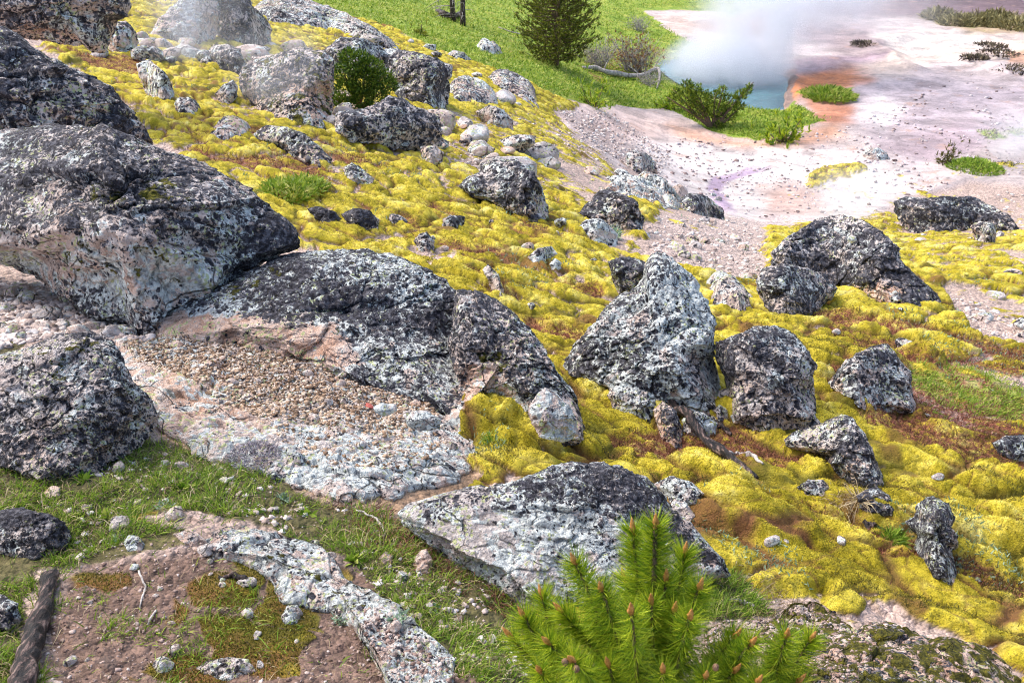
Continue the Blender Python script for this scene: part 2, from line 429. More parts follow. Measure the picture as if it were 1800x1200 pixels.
# ------------------------------------------------------------------ tags and mesh builders
def tag(o, label=None, cat=None, group=None, kind=None):
    if label: o['label'] = label
    if cat: o['category'] = cat
    if group: o['group'] = group
    if kind: o['kind'] = kind
    elif cat: o['kind'] = 'thing'
    return o
def mesh(name, V, Fc, mat=None, smooth=True, attrs=None, loc=None, parent=None):
    """V (n,3); Fc (m,k) array or list of such arrays"""
    V = np.asarray(V, np.float32)
    if loc is not None: V = V - np.asarray(loc, np.float32)
    if not isinstance(Fc, list): Fc = [Fc]
    me = bpy.data.meshes.new(name)
    me.vertices.add(len(V)); me.vertices.foreach_set("co", V.ravel())
    vi = np.concatenate([f.ravel() for f in Fc]).astype(np.int32)
    tot = np.concatenate([np.full(len(f), f.shape[1]) for f in Fc]).astype(np.int32)
    st = np.concatenate([[0], np.cumsum(tot)[:-1]]).astype(np.int32)
    me.loops.add(len(vi)); me.loops.foreach_set("vertex_index", vi)
    me.polygons.add(len(tot)); me.polygons.foreach_set("loop_start", st); me.polygons.foreach_set("loop_total", tot)
    if smooth: me.polygons.foreach_set("use_smooth", np.ones(len(tot), bool))
    me.update(calc_edges=True)
    for k, a in (attrs or {}).items():
        at = me.attributes.new(k, 'FLOAT_COLOR', 'POINT')
        a = np.asarray(a, np.float32)
        if a.shape[1] == 3: a = np.concatenate([a, np.ones((len(a), 1), np.float32)], 1)
        at.data.foreach_set("color", a.ravel())
    if mat: me.materials.append(mat)
    o = bpy.data.objects.new(name, me)
    COL.objects.link(o)
    if parent is not None: o.parent = parent
    elif loc is not None: o.location = [float(c) for c in loc]
    return o
def empty(name, loc):
    o = bpy.data.objects.new(name, None); COL.objects.link(o); o.location = [float(c) for c in loc]; o.empty_display_size = .1
    return o

# ------------------------------------------------------------------ materials
class N:
    def __init__(s, name):
        s.m = bpy.data.materials.new(name); s.m.use_nodes = True
        s.t = s.m.node_tree; s.t.nodes.clear()
        s.out = s.t.nodes.new("ShaderNodeOutputMaterial")
    def n(s, typ, inp=None, **kw):
        q = s.t.nodes.new("ShaderNode" + typ)
        for k, v in kw.items(): setattr(q, k, v)
        for k, v in (inp or {}).items():
            if hasattr(v, 'links'): s.t.links.new(v, q.inputs[k])
            else:
                try: q.inputs[k].default_value = v
                except Exception: q.inputs[k].default_value = (*v, 1)
        return q
    def noise(s, vec, sc, det=4, rough=.55, dist=0):
        return s.n("TexNoise", {'Vector': vec, 'Scale': sc, 'Detail': det, 'Roughness': rough, 'Distortion': dist}).outputs[0]
    def vor(s, vec, sc, feature='F1', rnd=1.0):
        return s.n("TexVoronoi", {'Vector': vec, 'Scale': sc, 'Randomness': rnd}, feature=feature)
    def math(s, op, a, b=0.0, c=0.0, clamp=False):
        return s.n("Math", {0: a, 1: b, 2: c}, operation=op, use_clamp=clamp).outputs[0]
    def mr(s, v, a, b, c=0.0, d=1.0, smooth=False):
        return s.n("MapRange", {0: v, 1: a, 2: b, 3: c, 4: d}, clamp=True, interpolation_type='SMOOTHSTEP' if smooth else 'LINEAR').outputs[0]
    def mix(s, f, a, b, bt='MIX'):
        q = s.n("Mix", data_type='RGBA', blend_type=bt)
        for k, v in ((0, f), (6, a), (7, b)):
            if hasattr(v, 'links'): s.t.links.new(v, q.inputs[k])
            elif k == 0: q.inputs[0].default_value = v
            else: q.inputs[k].default_value = (*v, 1)
        return q.outputs[2]
    def ramp(s, v, stops, ip='LINEAR'):
        q = s.n("ValToRGB", {0: v}); r = q.color_ramp; r.interpolation = ip
        while len(r.elements) < len(stops): r.elements.new(.5)
        for e, (p, c) in zip(r.elements, stops):
            e.position = p; e.color = (*c, 1)
        return q.outputs[0]
    def attr(s, name, typ='GEOMETRY'):
        return s.n("Attribute", attribute_name=name, attribute_type=typ)
    def sep(s, c):
        return s.n("SeparateColor", {0: c}).outputs
    def bump(s, h, st, dist, nrm=None):
        i = {'Height': h, 'Strength': st, 'Distance': dist}
        if nrm: i['Normal'] = nrm
        return s.n("Bump", i).outputs[0]
    def bsdf(s, col, rough=.8, nrm=None, spec=.3, **kw):
        i = {'Base Color': col, 'Roughness': rough, 'Specular IOR Level': spec}
        if nrm: i['Normal'] = nrm
        i.update(kw)
        b = s.n("BsdfPrincipled", i)
        s.t.links.new(b.outputs[0], s.out.inputs[0])
        return b

def mat_ground():
    k = N("ground")
    P = k.n("NewGeometry").outputs['Position']
    gc = k.attr("gc").outputs['Color']
    gm = k.attr("gm"); r, g, b = k.sep(gm.outputs['Color'])[:3]; cv = gm.outputs['Alpha']
    # --- bare, stony ground
    v1 = k.vor(P, 26); v2 = k.vor(P, 75)
    e1 = k.vor(P, 26, 'DISTANCE_TO_EDGE').outputs[0]
    s1 = k.sep(v1.outputs['Color'])[0]; s2 = k.sep(v2.outputs['Color'])[0]
    nz = k.noise(P, 2.5, 6, .65)
    fac = k.math('ADD', k.math('MULTIPLY', s1, .75), k.math('MULTIPLY', s2, .6))
    fac = k.math('ADD', fac, k.mr(nz, .3, .7, -.25, .35))
    st = k.math('MULTIPLY', cv, 0)      # placeholder keeps alpha socket in use
    bax = k.attr("gx"); bas = bax.outputs['Color']; cid = bax.outputs['Alpha']; bs = k.sep(bas)      # R = basin, G = stony, B = wet
    val = k.mr(fac, .1, 1.35, .45, 1.5)
    val = k.math('ADD', k.math('MULTIPLY', val, bs[1]), k.math('MULTIPLY', k.mr(fac, .1, 1.35, .86, 1.12), k.math('SUBTRACT', 1.0, bs[1])))
    bare = k.mix(1.0, gc, k.n("CombineColor", {0: val, 1: val, 2: val}).outputs[0], 'MULTIPLY')
    st1 = k.noise(k.n("Mapping", {'Vector': P, 'Scale': (.7, 1.0, 1.0), 'Rotation': (0, 0, .5)}).outputs[0], 1.1, 9, .72, .6); st2 = k.noise(P, 6, 6, .8)
    sv = k.math('ADD', k.mr(st1, .3, .7, .55, 1.42), k.mr(st2, .3, .7, -.22, .22))
    bare = k.mix(bs[0], bare, k.mix(1.0, bare, k.n("CombineColor", {0: sv, 1: k.math('MULTIPLY', sv, .985), 2: k.math('MULTIPLY', sv, 1.0)}).outputs[0], 'MULTIPLY'))
    bare = k.mix(k.math('MULTIPLY', bs[0], k.math('MULTIPLY', k.mr(k.noise(P, .8, 8, .75), .57, .64), .55)), bare, (.42, .26, .19))
    bare = k.mix(k.math('MULTIPLY', bs[0], k.math('MULTIPLY', k.mr(k.noise(P, 1.9, 8, .8), .62, .67), .75)), bare, (.13, .10, .10))
    edge = k.math('MULTIPLY', k.mr(e1, 0, .07, 1, 0), k.math('MULTIPLY', bs[1], k.mr(nz, .35, .65, 0, .6)))
    bare = k.mix(edge, bare, (.07, .045, .035))
    fleck = k.math('MULTIPLY', k.mr(k.noise(P, 7, 5, .75), .60, .66), .7)
    bare = k.mix(fleck, bare, k.mix(bs[0], (.10, .075, .065), (.30, .24, .25)))
    # --- moss
    m1 = k.noise(P, 3.2, 5, .6); m2 = k.noise(P, 30, 3, .6); m3 = k.noise(P, 110, 3, .7)
    mc = k.ramp(k.math('ADD', k.math('ADD', k.math('MULTIPLY', m1, .75), k.math('MULTIPLY', m2, .25)), k.math('MULTIPLY', k.math('SUBTRACT', cid, .5), .10)), [(.30, (.12, .10, .010)), (.41, (.33, .275, .012)), (.51, (.55, .45, .035)), (.58, (.69, .58, .08)), (.68, (.80, .72, .24))])
    mc = k.mix(k.math('MULTIPLY', k.mr(m3, .44, .34), .8), mc, (.085, .072, .008))
    mc = k.mix(k.mr(k.noise(P, 14, 5, .7), .42, .30), mc, (.15, .13, .010))
    mc = k.mix(k.math('MULTIPLY', k.mr(cv, .28, .85), .88), mc, k.mix(k.mr(k.noise(P, 1.7, 3), .42, .56), (.075, .07, .008), (.17, .065, .035)))  # crevices darkened: shade between cushions painted into the colour, plus brown dead moss
    # --- low green
    g1 = k.noise(P, 1.2, 5, .7); g2 = k.noise(P, 9, 5, .8)
    gcx = k.ramp(k.math('ADD', k.math('MULTIPLY', g1, .5), k.math('MULTIPLY', g2, .5)), [(.30, (.04, .08, .01)), (.41, (.14, .24, .02)), (.49, (.26, .37, .04)), (.56, (.42, .45, .07)), (.64, (.46, .38, .12)), (.74, (.34, .22, .12))])
    gcx = k.mix(k.mr(k.noise(P, 45, 2, .8), .5, .38), gcx, (.05, .085, .012))
    # --- reddish brown heath
    b2 = k.noise(P, 60, 3, .8)
    bc = k.ramp(b2, [(.30, (.06, .02, .014)), (.48, (.22, .070, .042)), (.66, (.38, .16, .10))])
    col = k.mix(g, bare, gcx)
    col = k.mix(r, col, mc)
    brf = k.math('MULTIPLY', b, k.mr(k.noise(P, 22, 4, .8), .36, .56))
    col = k.mix(brf, col, bc)
    hb = k.math('ADD', k.math('MULTIPLY', v1.outputs[0], k.math('MULTIPLY', bs[1], -1.4)), k.math('MULTIPLY', v2.outputs[0], k.math('MULTIPLY', bs[1], -.5)))
    n1 = k.bump(k.math('ADD', hb, k.math('MULTIPLY', nz, .5)), .55, .03)
    n2_ = k.bump(k.math('ADD', m3, k.math('MULTIPLY', m2, 1.5)), k.math('ADD', k.math('MULTIPLY', r, .7), .1), .018, n1)
    k.bsdf(col, k.mr(bs[2], 0, 1, .88, .35), n2_, .25)
    return k.m
def mat_rock():
    """rhyolite: pink grey stone under crusts of black, blue grey and yellow green lichen. attr lk: R black, G tan, B moss, A grey-white"""
    k = N("lichened_rock")
    ob = k.n("TexCoord").outputs['Object']
    sc = k.attr("speck", 'OBJECT').outputs['Fac']
    rnd = k.n("ObjectInfo").outputs['Random']
    off = k.n("CombineXYZ", {0: k.math('MULTIPLY', rnd, 37.0), 1: k.math('MULTIPLY', rnd, 91.0), 2: rnd}).outputs[0]
    P0 = k.n("VectorMath", {0: ob, 1: off}, operation='ADD').outputs[0]
    P = k.n("VectorMath", {0: P0, 3: sc}, operation='SCALE').outputs[0]
    lk = k.attr("lk"); R0, G, B = k.sep(lk.outputs['Color'])[:3]; Aq = lk.outputs['Alpha']
    R = k.math('ADD', k.math('SUBTRACT', R0, .05), k.math('MULTIPLY', k.math('SUBTRACT', k.noise(P, 3.1, 6, .7, .8), .49), 1.5))
    big = k.noise(P, 2.2, 5, .65); mid = k.noise(P, 9, 5, .65); fin = k.noise(P, 42, 4, .7)
    W = k.n("VectorMath", {0: P, 1: k.n("VectorMath", {0: k.n("TexNoise", {'Vector': P, 'Scale': 14.0, 'Detail': 3.0}).outputs[1], 3: .055}, operation='SCALE').outputs[0]}, operation='ADD').outputs[0]
    stone = k.ramp(k.math('ADD', k.math('MULTIPLY', mid, .5), k.math('MULTIPLY', fin, .5)), [(.34, (.17, .145, .14)), (.44, (.36, .32, .305)), (.53, (.55, .50, .475)), (.64, (.78, .74, .70))])
    tan = k.ramp(k.math('ADD', k.math('MULTIPLY', mid, .6), k.math('MULTIPLY', fin, .4)), [(.30, (.24, .13, .09)), (.44, (.50, .31, .22)), (.54, (.62, .46, .37)), (.68, (.72, .62, .55))])
    col = k.mix(G, stone, tan)
    # blue-grey crust
    gcr = k.mr(k.math('ADD', k.noise(W, 13, 5, .66), k.math('ADD', k.math('MULTIPLY', k.math('SUBTRACT', Aq, .5), .28), k.math('MULTIPLY', k.math('SUBTRACT', big, .5), .45))), .50, .54)
    col = k.mix(k.math('MULTIPLY', gcr, .85), col, k.ramp(k.noise(P, 30, 3, .7), [(.35, (.19, .215, .225)), (.46, (.41, .465, .47)), (.58, (.72, .79, .76))]))
    # yellow green crust
    yv = k.vor(W, 46); ycol = k.sep(yv.outputs['Color'])[1]
    yg = k.math('MULTIPLY', k.mr(k.math('ADD', ycol, k.math('MULTIPLY', k.math('SUBTRACT', k.noise(P, 3.3, 4), .52), 3.4)), .74, .80), k.mr(yv.outputs[0], .50, .42))
    col = k.mix(k.math('MULTIPLY', yg, .8), col, (.42, .47, .20))
    # black crust: three sizes of blots whose number follows R
    def blots(scale, thr, seed_ch, rad):
        v = k.vor(W, scale); c = k.sep(v.outputs['Color'])[seed_ch]
        dens = k.math('ADD', R, k.math('MULTIPLY', k.math('SUBTRACT', k.noise(P, 8, 4, .7), .5), 1.2))
        on = k.mr(k.math('SUBTRACT', k.math('MULTIPLY', dens, thr), c), -.03, .03)
        return k.math('MULTIPLY', on, k.mr(v.outputs[0], rad, rad - .10))
    b1 = blots(30, .62, 0, .60); b2 = blots(62, .85, 1, .62); b3 = blots(130, .55, 2, .6)
    bl = k.math('MAXIMUM', b1, k.math('MAXIMUM', b2, k.math('MULTIPLY', b3, .9)))
    crust = k.mr(k.math('ADD', k.math('ADD', k.noise(W, 22, 6, .74), 0.0), k.math('MULTIPLY', k.math('SUBTRACT', R, .5), .42)), .535, .56)
    bl = k.math('MAXIMUM', bl, k.math('MULTIPLY', crust, k.mr(R, .1, .35)))
    blk = k.ramp(fin, [(.36, (.010, .010, .014)), (.50, (.036, .035, .046)), (.60, (.13, .13, .15))])
    col = k.mix(bl, col, blk)
    # fissures of the stone
    cr = k.vor(k.n("VectorMath", {0: P, 1: k.n("VectorMath", {0: k.n("TexNoise", {'Vector': P, 'Scale': 3.0, 'Detail': 4.0}).outputs[1], 3: .3}, operation='SCALE').outputs[0]}, operation='ADD').outputs[0], 4.6, 'DISTANCE_TO_EDGE').outputs[0]
    crk = k.math('MULTIPLY', k.mr(cr, 0.0, .022, 1, 0), k.mr(k.noise(P, 2.7, 3), .46, .56))
    col = k.mix(k.math('MULTIPLY', crk, .8), col, (.035, .028, .026))
    # moss tufts
    mm = k.mr(k.math('ADD', k.math('MULTIPLY', B, 1.0), k.math('MULTIPLY', k.math('SUBTRACT', k.noise(W, 13, 4, .65), .5), 2.2)), .52, .62)
    col = k.mix(mm, col, k.ramp(fin, [(.34, (.018, .020, .004)), (.52, (.095, .090, .008)), (.7, (.22, .19, .015))]))
    h = k.math('ADD', k.math('MULTIPLY', mid, 1.5), k.math('MULTIPLY', fin, .7))
    h = k.math('ADD', h, k.math('MULTIPLY', bl, .10))
    h = k.math('SUBTRACT', h, k.math('MULTIPLY', crk, .8))
    h = k.math('ADD', h, k.math('MULTIPLY', mm, .5))
    k.bsdf(col, .85, k.bump(h, 1.0, .032), .3)
    return k.m
def simple(name, stops, scale=8, rough=.75, bump=.5, bd=.01, island=False, spec=.3, trans=0, det=5, stretch=None):
    k = N(name)
    tc = k.n("TexCoord").outputs['Object']
    if stretch: tc = k.n("Mapping", {'Vector': tc, 'Scale': stretch}).outputs[0]
    nz = k.noise(tc, scale, det, .65)
    v = nz
    if island:
        v = k.math('ADD', k.math('MULTIPLY', k.n("NewGeometry").outputs['Random Per Island'], .62), k.math('MULTIPLY', nz, .38))
    c = k.ramp(v, stops)
    b = k.bsdf(c, rough, k.bump(nz, bump, bd) if bump else None, spec)
    if trans:
        t = k.n("BsdfTranslucent", {0: c}); mx = k.n("MixShader", {0: trans, 1: b.outputs[0], 2: t.outputs[0]})
        k.t.links.new(mx.outputs[0], k.out.inputs[0])
    return k.m
ROCK = mat_rock()
G_GRASS = simple("grass_blade", [(.15, (.05, .11, .01)), (.4, (.16, .29, .022)), (.62, (.30, .44, .04)), (.85, (.50, .52, .13))], 3, .6, 0, island=True, trans=.3)
G_STRAW = simple("straw", [(.15, (.15, .10, .06)), (.45, (.36, .27, .15)), (.8, (.62, .52, .33))], 3, .7, 0, island=True, trans=.15)
G_HEATH = simple("brown_heath", [(.15, (.045, .018, .012)), (.45, (.16, .06, .038)), (.8, (.30, .14, .085))], 3, .8, 0, island=True)
G_OLIVE = simple("olive_sprigs", [(.15, (.03, .032, .006)), (.5, (.09, .085, .014)), (.85, (.22, .20, .04))], 3, .7, 0, island=True, trans=.2)
G_GLAUC = simple("glaucous_leaf", [(.15, (.13, .22, .13)), (.5, (.26, .38, .24)), (.85, (.44, .55, .40))], 3, .7, 0, island=True, trans=.2)
NEEDLE = simple("pine_needle", [(.12, (.04, .10, .008)), (.36, (.15, .28, .012)), (.6, (.36, .48, .02)), (.85, (.62, .66, .05)), (.97, (.5, .36, .12))], 3, .5, 0, island=True, trans=.3, spec=.4)
NEEDLE_D = simple("conifer_needle", [(.15, (.02, .035, .005)), (.42, (.10, .13, .012)), (.66, (.24, .26, .026)), (.9, (.42, .40, .05))], 3, .6, 0, island=True, trans=.2)
BUD = simple("pine_bud", [(.3, (.24, .08, .02)), (.5, (.48, .22, .06)), (.7, (.62, .36, .12))], 160, .6, .6, .002)
BARK = simple("bark", [(.3, (.05, .032, .022)), (.5, (.16, .105, .07)), (.7, (.30, .22, .16))], 60, .85, .8, .006)
DEADW = simple("weathered_wood", [(.32, (.10, .085, .08)), (.48, (.33, .30, .28)), (.66, (.58, .54, .50))], 18, .8, .8, .01, stretch=(1, 1, .15))
CHAR = simple("charred_wood", [(.40, (.005, .005, .007)), (.52, (.028, .020, .018)), (.58, (.13, .085, .075)), (.70, (.30, .22, .19))], 34, .6, 1.0, .02, stretch=(1.6, .35, 1.2))
M_GRASS = simple("meadow_blade", [(.15, (.08, .15, .015)), (.4, (.22, .34, .03)), (.62, (.36, .46, .06)), (.82, (.52, .50, .15)), (.95, (.66, .60, .34))], 3, .6, 0, island=True, trans=.3)
M_GRASS2 = simple("sage_leaf", [(.15, (.07, .06, .02)), (.5, (.24, .21, .08)), (.85, (.44, .40, .20))], 3, .7, 0, island=True, trans=.1)
PEB = simple("pebble", [(.15, (.10, .06, .04)), (.36, (.28, .18, .11)), (.60, (.50, .37, .26)), (.92, (.80, .72, .63))], 30, .8, .4, .004, island=True)
GRIT = simple("grit", [(.12, (.09, .055, .045)), (.40, (.22, .145, .12)), (.68, (.42, .32, .28)), (.93, (.70, .62, .58))], 30, .8, .4, .004, island=True)
PEBP = simple("pale_chip", [(.12, (.26, .19, .17)), (.35, (.46, .37, .33)), (.6, (.62, .54, .50)), (.9, (.78, .74, .71))], 30, .8, .4, .004, island=True)

# ------------------------------------------------------------------ terrain mesh
NR, NC = UU.shape
V = np.stack([XX, YY, ZC + ZF], -1).reshape(-1, 3)
idx = np.arange(NR * NC).reshape(NR, NC)
Q = np.stack([idx[:-1, :-1], idx[:-1, 1:], idx[1:, 1:], idx[1:, :-1]], -1).reshape(-1, 4)
stony = (1 - basin) * (1 - moss) * (1 - grn_paint)
wet = basin * sm(JY, 60, 10) * 0.0 + pool
gx = np.stack([basin, np.clip(stony, 0, 1), wet, IDa], -1).reshape(-1, 4)
gm = np.stack([moss, grn_paint, brn, np.clip(crev, 0, 1)], -1).reshape(-1, 4)
ground = mesh("ground", V, Q, mat_ground(), True, {"gc": bare.reshape(-1, 3), "gm": gm, "gx": gx})
tag(ground, kind='structure')
LFINE = L; UFINE = U
def ground_z(x, y, ZF=None):
    """height of the finished land"""
    if ZF is None: ZF = globals()["ZF"]
    x = np.asarray(x, float); y = np.asarray(y, float)
    u = x / y; l = np.log(y)
    i = np.clip(np.searchsorted(U, u) - 1, 0, NC - 2); j = np.clip(np.searchsorted(L, l) - 1, 0, NR - 2)
    a = np.clip((u - U[i]) / (U[i + 1] - U[i]), 0, 1); b = np.clip((l - L[j]) / (L[j + 1] - L[j]), 0, 1)
    return ZC + (ZF[j, i] * (1 - a) + ZF[j, i + 1] * a) * (1 - b) + (ZF[j + 1, i] * (1 - a) + ZF[j + 1, i + 1] * a) * b
def on_ground(px, py):
    y = base_y(px, py); u, _ = pix_us(px, py); u = np.atleast_1d(u).ravel()
    x = u * y
    return np.stack([x, y, ground_z(x, y)], -1)
def hit(px, py):
    """first point of the finished land along the ray of one pixel"""
    u, s_ = pix_us(px, py); u = float(u); s_ = float(s_)
    ys = np.exp(np.linspace(math.log(1.3), math.log(110), 2600))
    g = ground_z(u * ys, ys) - (ZC + s_ * ys)
    k_ = np.argmax(g > 0)
    y = ys[k_] if g[k_] > 0 else 110.0
    return np.array([u * y, y, ZC + s_ * y])
def sample(field, x, y):
    u = x / y; l = np.log(y)
    i = np.clip(np.searchsorted(U, u) - 1, 0, NC - 2); j = np.clip(np.searchsorted(L, l) - 1, 0, NR - 2)
    return field[j, i]

# ------------------------------------------------------------------ rocks
def ico(level):
    t = (1 + 5 ** .5) / 2
    v = np.array([(-1, t, 0), (1, t, 0), (-1, -t, 0), (1, -t, 0), (0, -1, t), (0, 1, t), (0, -1, -t), (0, 1, -t), (t, 0, -1), (t, 0, 1), (-t, 0, -1), (-t, 0, 1)], float)
    f = np.array([(0, 11, 5), (0, 5, 1), (0, 1, 7), (0, 7, 10), (0, 10, 11), (1, 5, 9), (5, 11, 4), (11, 10, 2), (10, 7, 6), (7, 1, 8), (3, 9, 4), (3, 4, 2), (3, 2, 6), (3, 6, 8), (3, 8, 9), (4, 9, 5), (2, 4, 11), (6, 2, 10), (8, 6, 7), (9, 8, 1)])
    v /= np.linalg.norm(v, axis=1)[:, None]
    for _ in range(level):
        e = np.concatenate([f[:, [0, 1]], f[:, [1, 2]], f[:, [2, 0]]]); e.sort(1)
        ue, inv = np.unique(e, axis=0, return_inverse=True); inv = inv.ravel()
        m = v[ue].mean(1); m /= np.linalg.norm(m, axis=1)[:, None]
        nf = len(f); a, b, c = (inv[:nf] + len(v), inv[nf:2 * nf] + len(v), inv[2 * nf:] + len(v))
        f = np.concatenate([np.stack([f[:, 0], a, c], 1), np.stack([a, f[:, 1], b], 1), np.stack([c, b, f[:, 2]], 1), np.stack([a, b, c], 1)])
        v = np.concatenate([v, m])
    return v, f
ICO = {}
def get_ico(l):
    if l not in ICO: ICO[l] = ico(l)
    return ICO[l]
ROCKS = {}
RN = 0
def rock(name, label, outline, cat='boulder', group=None, t=.8, dark=.45, tan=.25, moss=0.0, white=.5, speck=None, push=0.0, level=6, facets=18, rough=1.0,
         ext=.20, full=.66, paint=(), at=None, depth=None, seed=None, cut=.78, lean=.55, ground_fit=True):
    """a stone grown from its outline: real distance from where its foot meets the land, real thickness, cut by facets and roughened"""
    global RN
    RN += 1
    seed = RN * 13 + 5 if seed is None else seed
    rs = np.random.default_rng(seed)
    O = np.asarray(outline, float)
    Ar = 0.5 * np.sum(O[:, 0] * np.roll(O[:, 1], -1) - np.roll(O[:, 0], -1) * O[:, 1])
    Cx = np.sum((O[:, 0] + np.roll(O[:, 0], -1)) * (O[:, 0] * np.roll(O[:, 1], -1) - np.roll(O[:, 0], -1) * O[:, 1])) / (6 * Ar)
    Cy = np.sum((O[:, 1] + np.roll(O[:, 1], -1)) * (O[:, 0] * np.roll(O[:, 1], -1) - np.roll(O[:, 0], -1) * O[:, 1])) / (6 * Ar)
    if at: Cx, Cy = at
    bot = O[:, 1].max(); bx = O[O[:, 1].argmax(), 0]
    yb = float(hit((bx + Cx) / 2, bot - .06 * (bot - O[:, 1].min()))[1]) if depth is None else depth
    dirp = lambda px, py: pix_at(px, py, 1.0) - np.array([0, 0, ZC])
    d0 = dirp(Cx, Cy); c = -d0 / np.linalg.norm(d0)
    r = np.array([-c[1], c[0], 0]); r = r / np.linalg.norm(r)
    if r[0] < 0: r = -r
    up = np.cross(r, -c); 
    if up[2] < 0: up = -up
    wpx = (O[:, 0].max() - O[:, 0].min()); hpx = (O[:, 1].max() - O[:, 1].min())
    mpp = yb / d0[1] * np.linalg.norm(d0) / FPX * .98     # metres per pixel, about
    T = t * min(wpx, hpx) * mpp * .62
    yc = yb + 0.30 * T + (push if depth is None else push) + (lean * .40 * hpx * mpp if depth is None else 0)
    Cw = np.array([0, 0, ZC]) + d0 * yc
    rays = dirp(O[:, 0], O[:, 1]); k = (d0 @ c) * yc / (rays @ c)
    W_ = rays * k[:, None] + np.array([0, 0, ZC]) - Cw
    a, b = W_ @ r, W_ @ up
    # radius by angle
    th = np.linspace(-math.pi, math.pi, 1441)
    dx, dy = np.cos(th), np.sin(th)
    R = np.zeros(len(th))
    for i in range(len(O)):
        ax0, ay0 = a[i], b[i]; ex, ey = a[(i + 1) % len(O)] - ax0, b[(i + 1) % len(O)] - ay0
        den = dx * ey - dy * ex
        with np.errstate(divide='ignore', invalid='ignore'):
            tt = (ax0 * ey - ay0 * ex) / den; ss = (ax0 * dy - ay0 * dx) / den
        ok = (np.abs(den) > 1e-12) & (ss >= 0) & (ss <= 1) & (tt > 0)
        R = np.where(ok & (tt > R), tt, R)
    R[R == 0] = R[R > 0].min()
    ker = np.ones(9) / 9
    R = np.convolve(np.concatenate([R[-5:-1], R, R[1:5]]), ker, 'valid')
    R = R * (1 + ext * np.clip(-dy, 0, 1) ** 2)
    v, f = get_ico(level)
    pa, pb, pc = v[:, 0], v[:, 1], v[:, 2]
    q = np.hypot(pa, pb); ang = np.arctan2(pb, pa)
    Rv = np.interp(ang, th, R)
    q2 = q ** full; c2 = np.sign(pc) * np.abs(pc) ** .85
    # facets in the unit ball
    rr = np.ones(len(v))
    for _ in range(facets):
        nn = rs.normal(size=3); nn[2] = abs(nn[2]) * 1.3; nn /= np.linalg.norm(nn)
        h = rs.uniform(cut - .08, cut + .14)
        d = v @ nn
        lim = h / np.maximum(d, 1e-3)
        rr = np.minimum(rr, np.where(d > 0, lim, 9))
    keep = .25 + .75 * np.abs(pc) ** .6
    rr = 1 - (1 - rr) * keep
    low = np.clip(-pb, 0, 1) * (pc > 0)
    P = np.stack([pa / np.maximum(q, 1e-6) * q2 * Rv, pb / np.maximum(q, 1e-6) * q2 * Rv, c2 * T * (1 - .6 * low)], 1) * rr[:, None]
    size = math.sqrt(R.mean() * T)
    P[:, 2] -= lean * P[:, 1]          # foot towards the front, crown set back: it sits on a broad base
    nrm = P / (np.linalg.norm(P, axis=1)[:, None] + 1e-9)
    so = rs.uniform(0, 50, 3)
    Q_ = P + so
    s0 = 1 / size
    lump = f3(Q_, 1.3 * s0, seed, 3)
    rid = 1 - np.abs(f3(Q_, 2.6 * s0, seed + 9, 5, .55)) * 2
    fine = f3(Q_, 9 * s0, seed + 19, 4, .6)
    wsil = .45 + .55 * np.abs(pc) 
    disp = size * rough * (0.10 * lump * wsil + 0.10 * (rid - .5) * wsil + 0.038 * fine)
    wq = Q_ * np.array([.8, 1.25, .9]) + .12 * size * np.stack([f3(Q_, 3 * s0, seed + 41, 3), f3(Q_, 3 * s0, seed + 43, 3), f3(Q_, 3 * s0, seed + 47, 3)], 1)
    a1, a2, ai = w3(wq, 1.7 * s0, seed); c1_, c2_, ci = w3(wq, 4.6 * s0, seed + 1)
    frac = .17 * (ai - .5) + .055 * (ci - .5) - .05 * sm(-(a2 - a1), -.07, 0) - .02 * sm(-(c2_ - c1_), -.10, 0)
    disp = disp + size * rough * frac * wsil
    P = P + nrm * disp[:, None]
    # world; the foot is drawn along its own sight lines until it meets the land all along the lower outline
    Wd = Cw + P[:, :1] * r + P[:, 1:2] * up + P[:, 2:3] * c
    wpx0, _ = to_pix(Wd)
    x0_, x1_ = O[:, 0].min(), O[:, 0].max(); xs = np.linspace(x0_ + .10 * (x1_ - x0_), x1_ - .10 * (x1_ - x0_), 17)
    lowy = []
    for xx_ in xs:
        ys_ = [O[i, 1] + (xx_ - O[i, 0]) * (O[(i + 1) % len(O), 1] - O[i, 1]) / (O[(i + 1) % len(O), 0] - O[i, 0])
               for i in range(len(O)) if (O[i, 0] - xx_) * (O[(i + 1) % len(O), 0] - xx_) < 0]
        lowy.append(max(ys_))
    lowy = np.array(lowy)
    gy = np.array([hit(x_, y_ - 2)[1] for x_, y_ in zip(xs, lowy)])
    # depth of this rock's own lower rim at those columns
    a_l = (xs - Cx) * mpp; b_l = -(lowy - Cy) * mpp
    ry = (Cw + a_l[:, None] * r + b_l[:, None] * up + (-lean * b_l)[:, None] * c)[:, 1]
    col = gy - ry
    wl_ = np.exp(-((xs[:, None] - xs[None]) / (.22 * (x1_ - x0_))) ** 2) * (.4 + sm(lowy, lowy.min(), lowy.max()))[None]
    col = (wl_ * col[None]).sum(1) / wl_.sum(1)
    col = np.clip(col, -.3 * (x1_ - x0_) * mpp, 1.1 * (x1_ - x0_) * mpp)
    if ground_fit and depth is None:
        colv = np.interp(wpx0, xs, col) + push
    elif ground_fit:
        colv = np.interp(wpx0, xs, col - np.median(col)) * .8
    else: colv = np.zeros(len(Wd))
    rayd = (Wd - np.array([0, 0, ZC])); rayd = rayd / rayd[:, 1:2]
    Wd = Wd + rayd * colv[:, None]
    tha = np.linspace(-math.pi, 0, 33); Rb = np.interp(tha, th, R) * .97
    Lw = Cw + (np.cos(tha) * Rb)[:, None] * r + (np.sin(tha) * Rb)[:, None] * up + (-lean * np.sin(tha) * Rb)[:, None] * c
    lpx, lpy = to_pix(Lw)
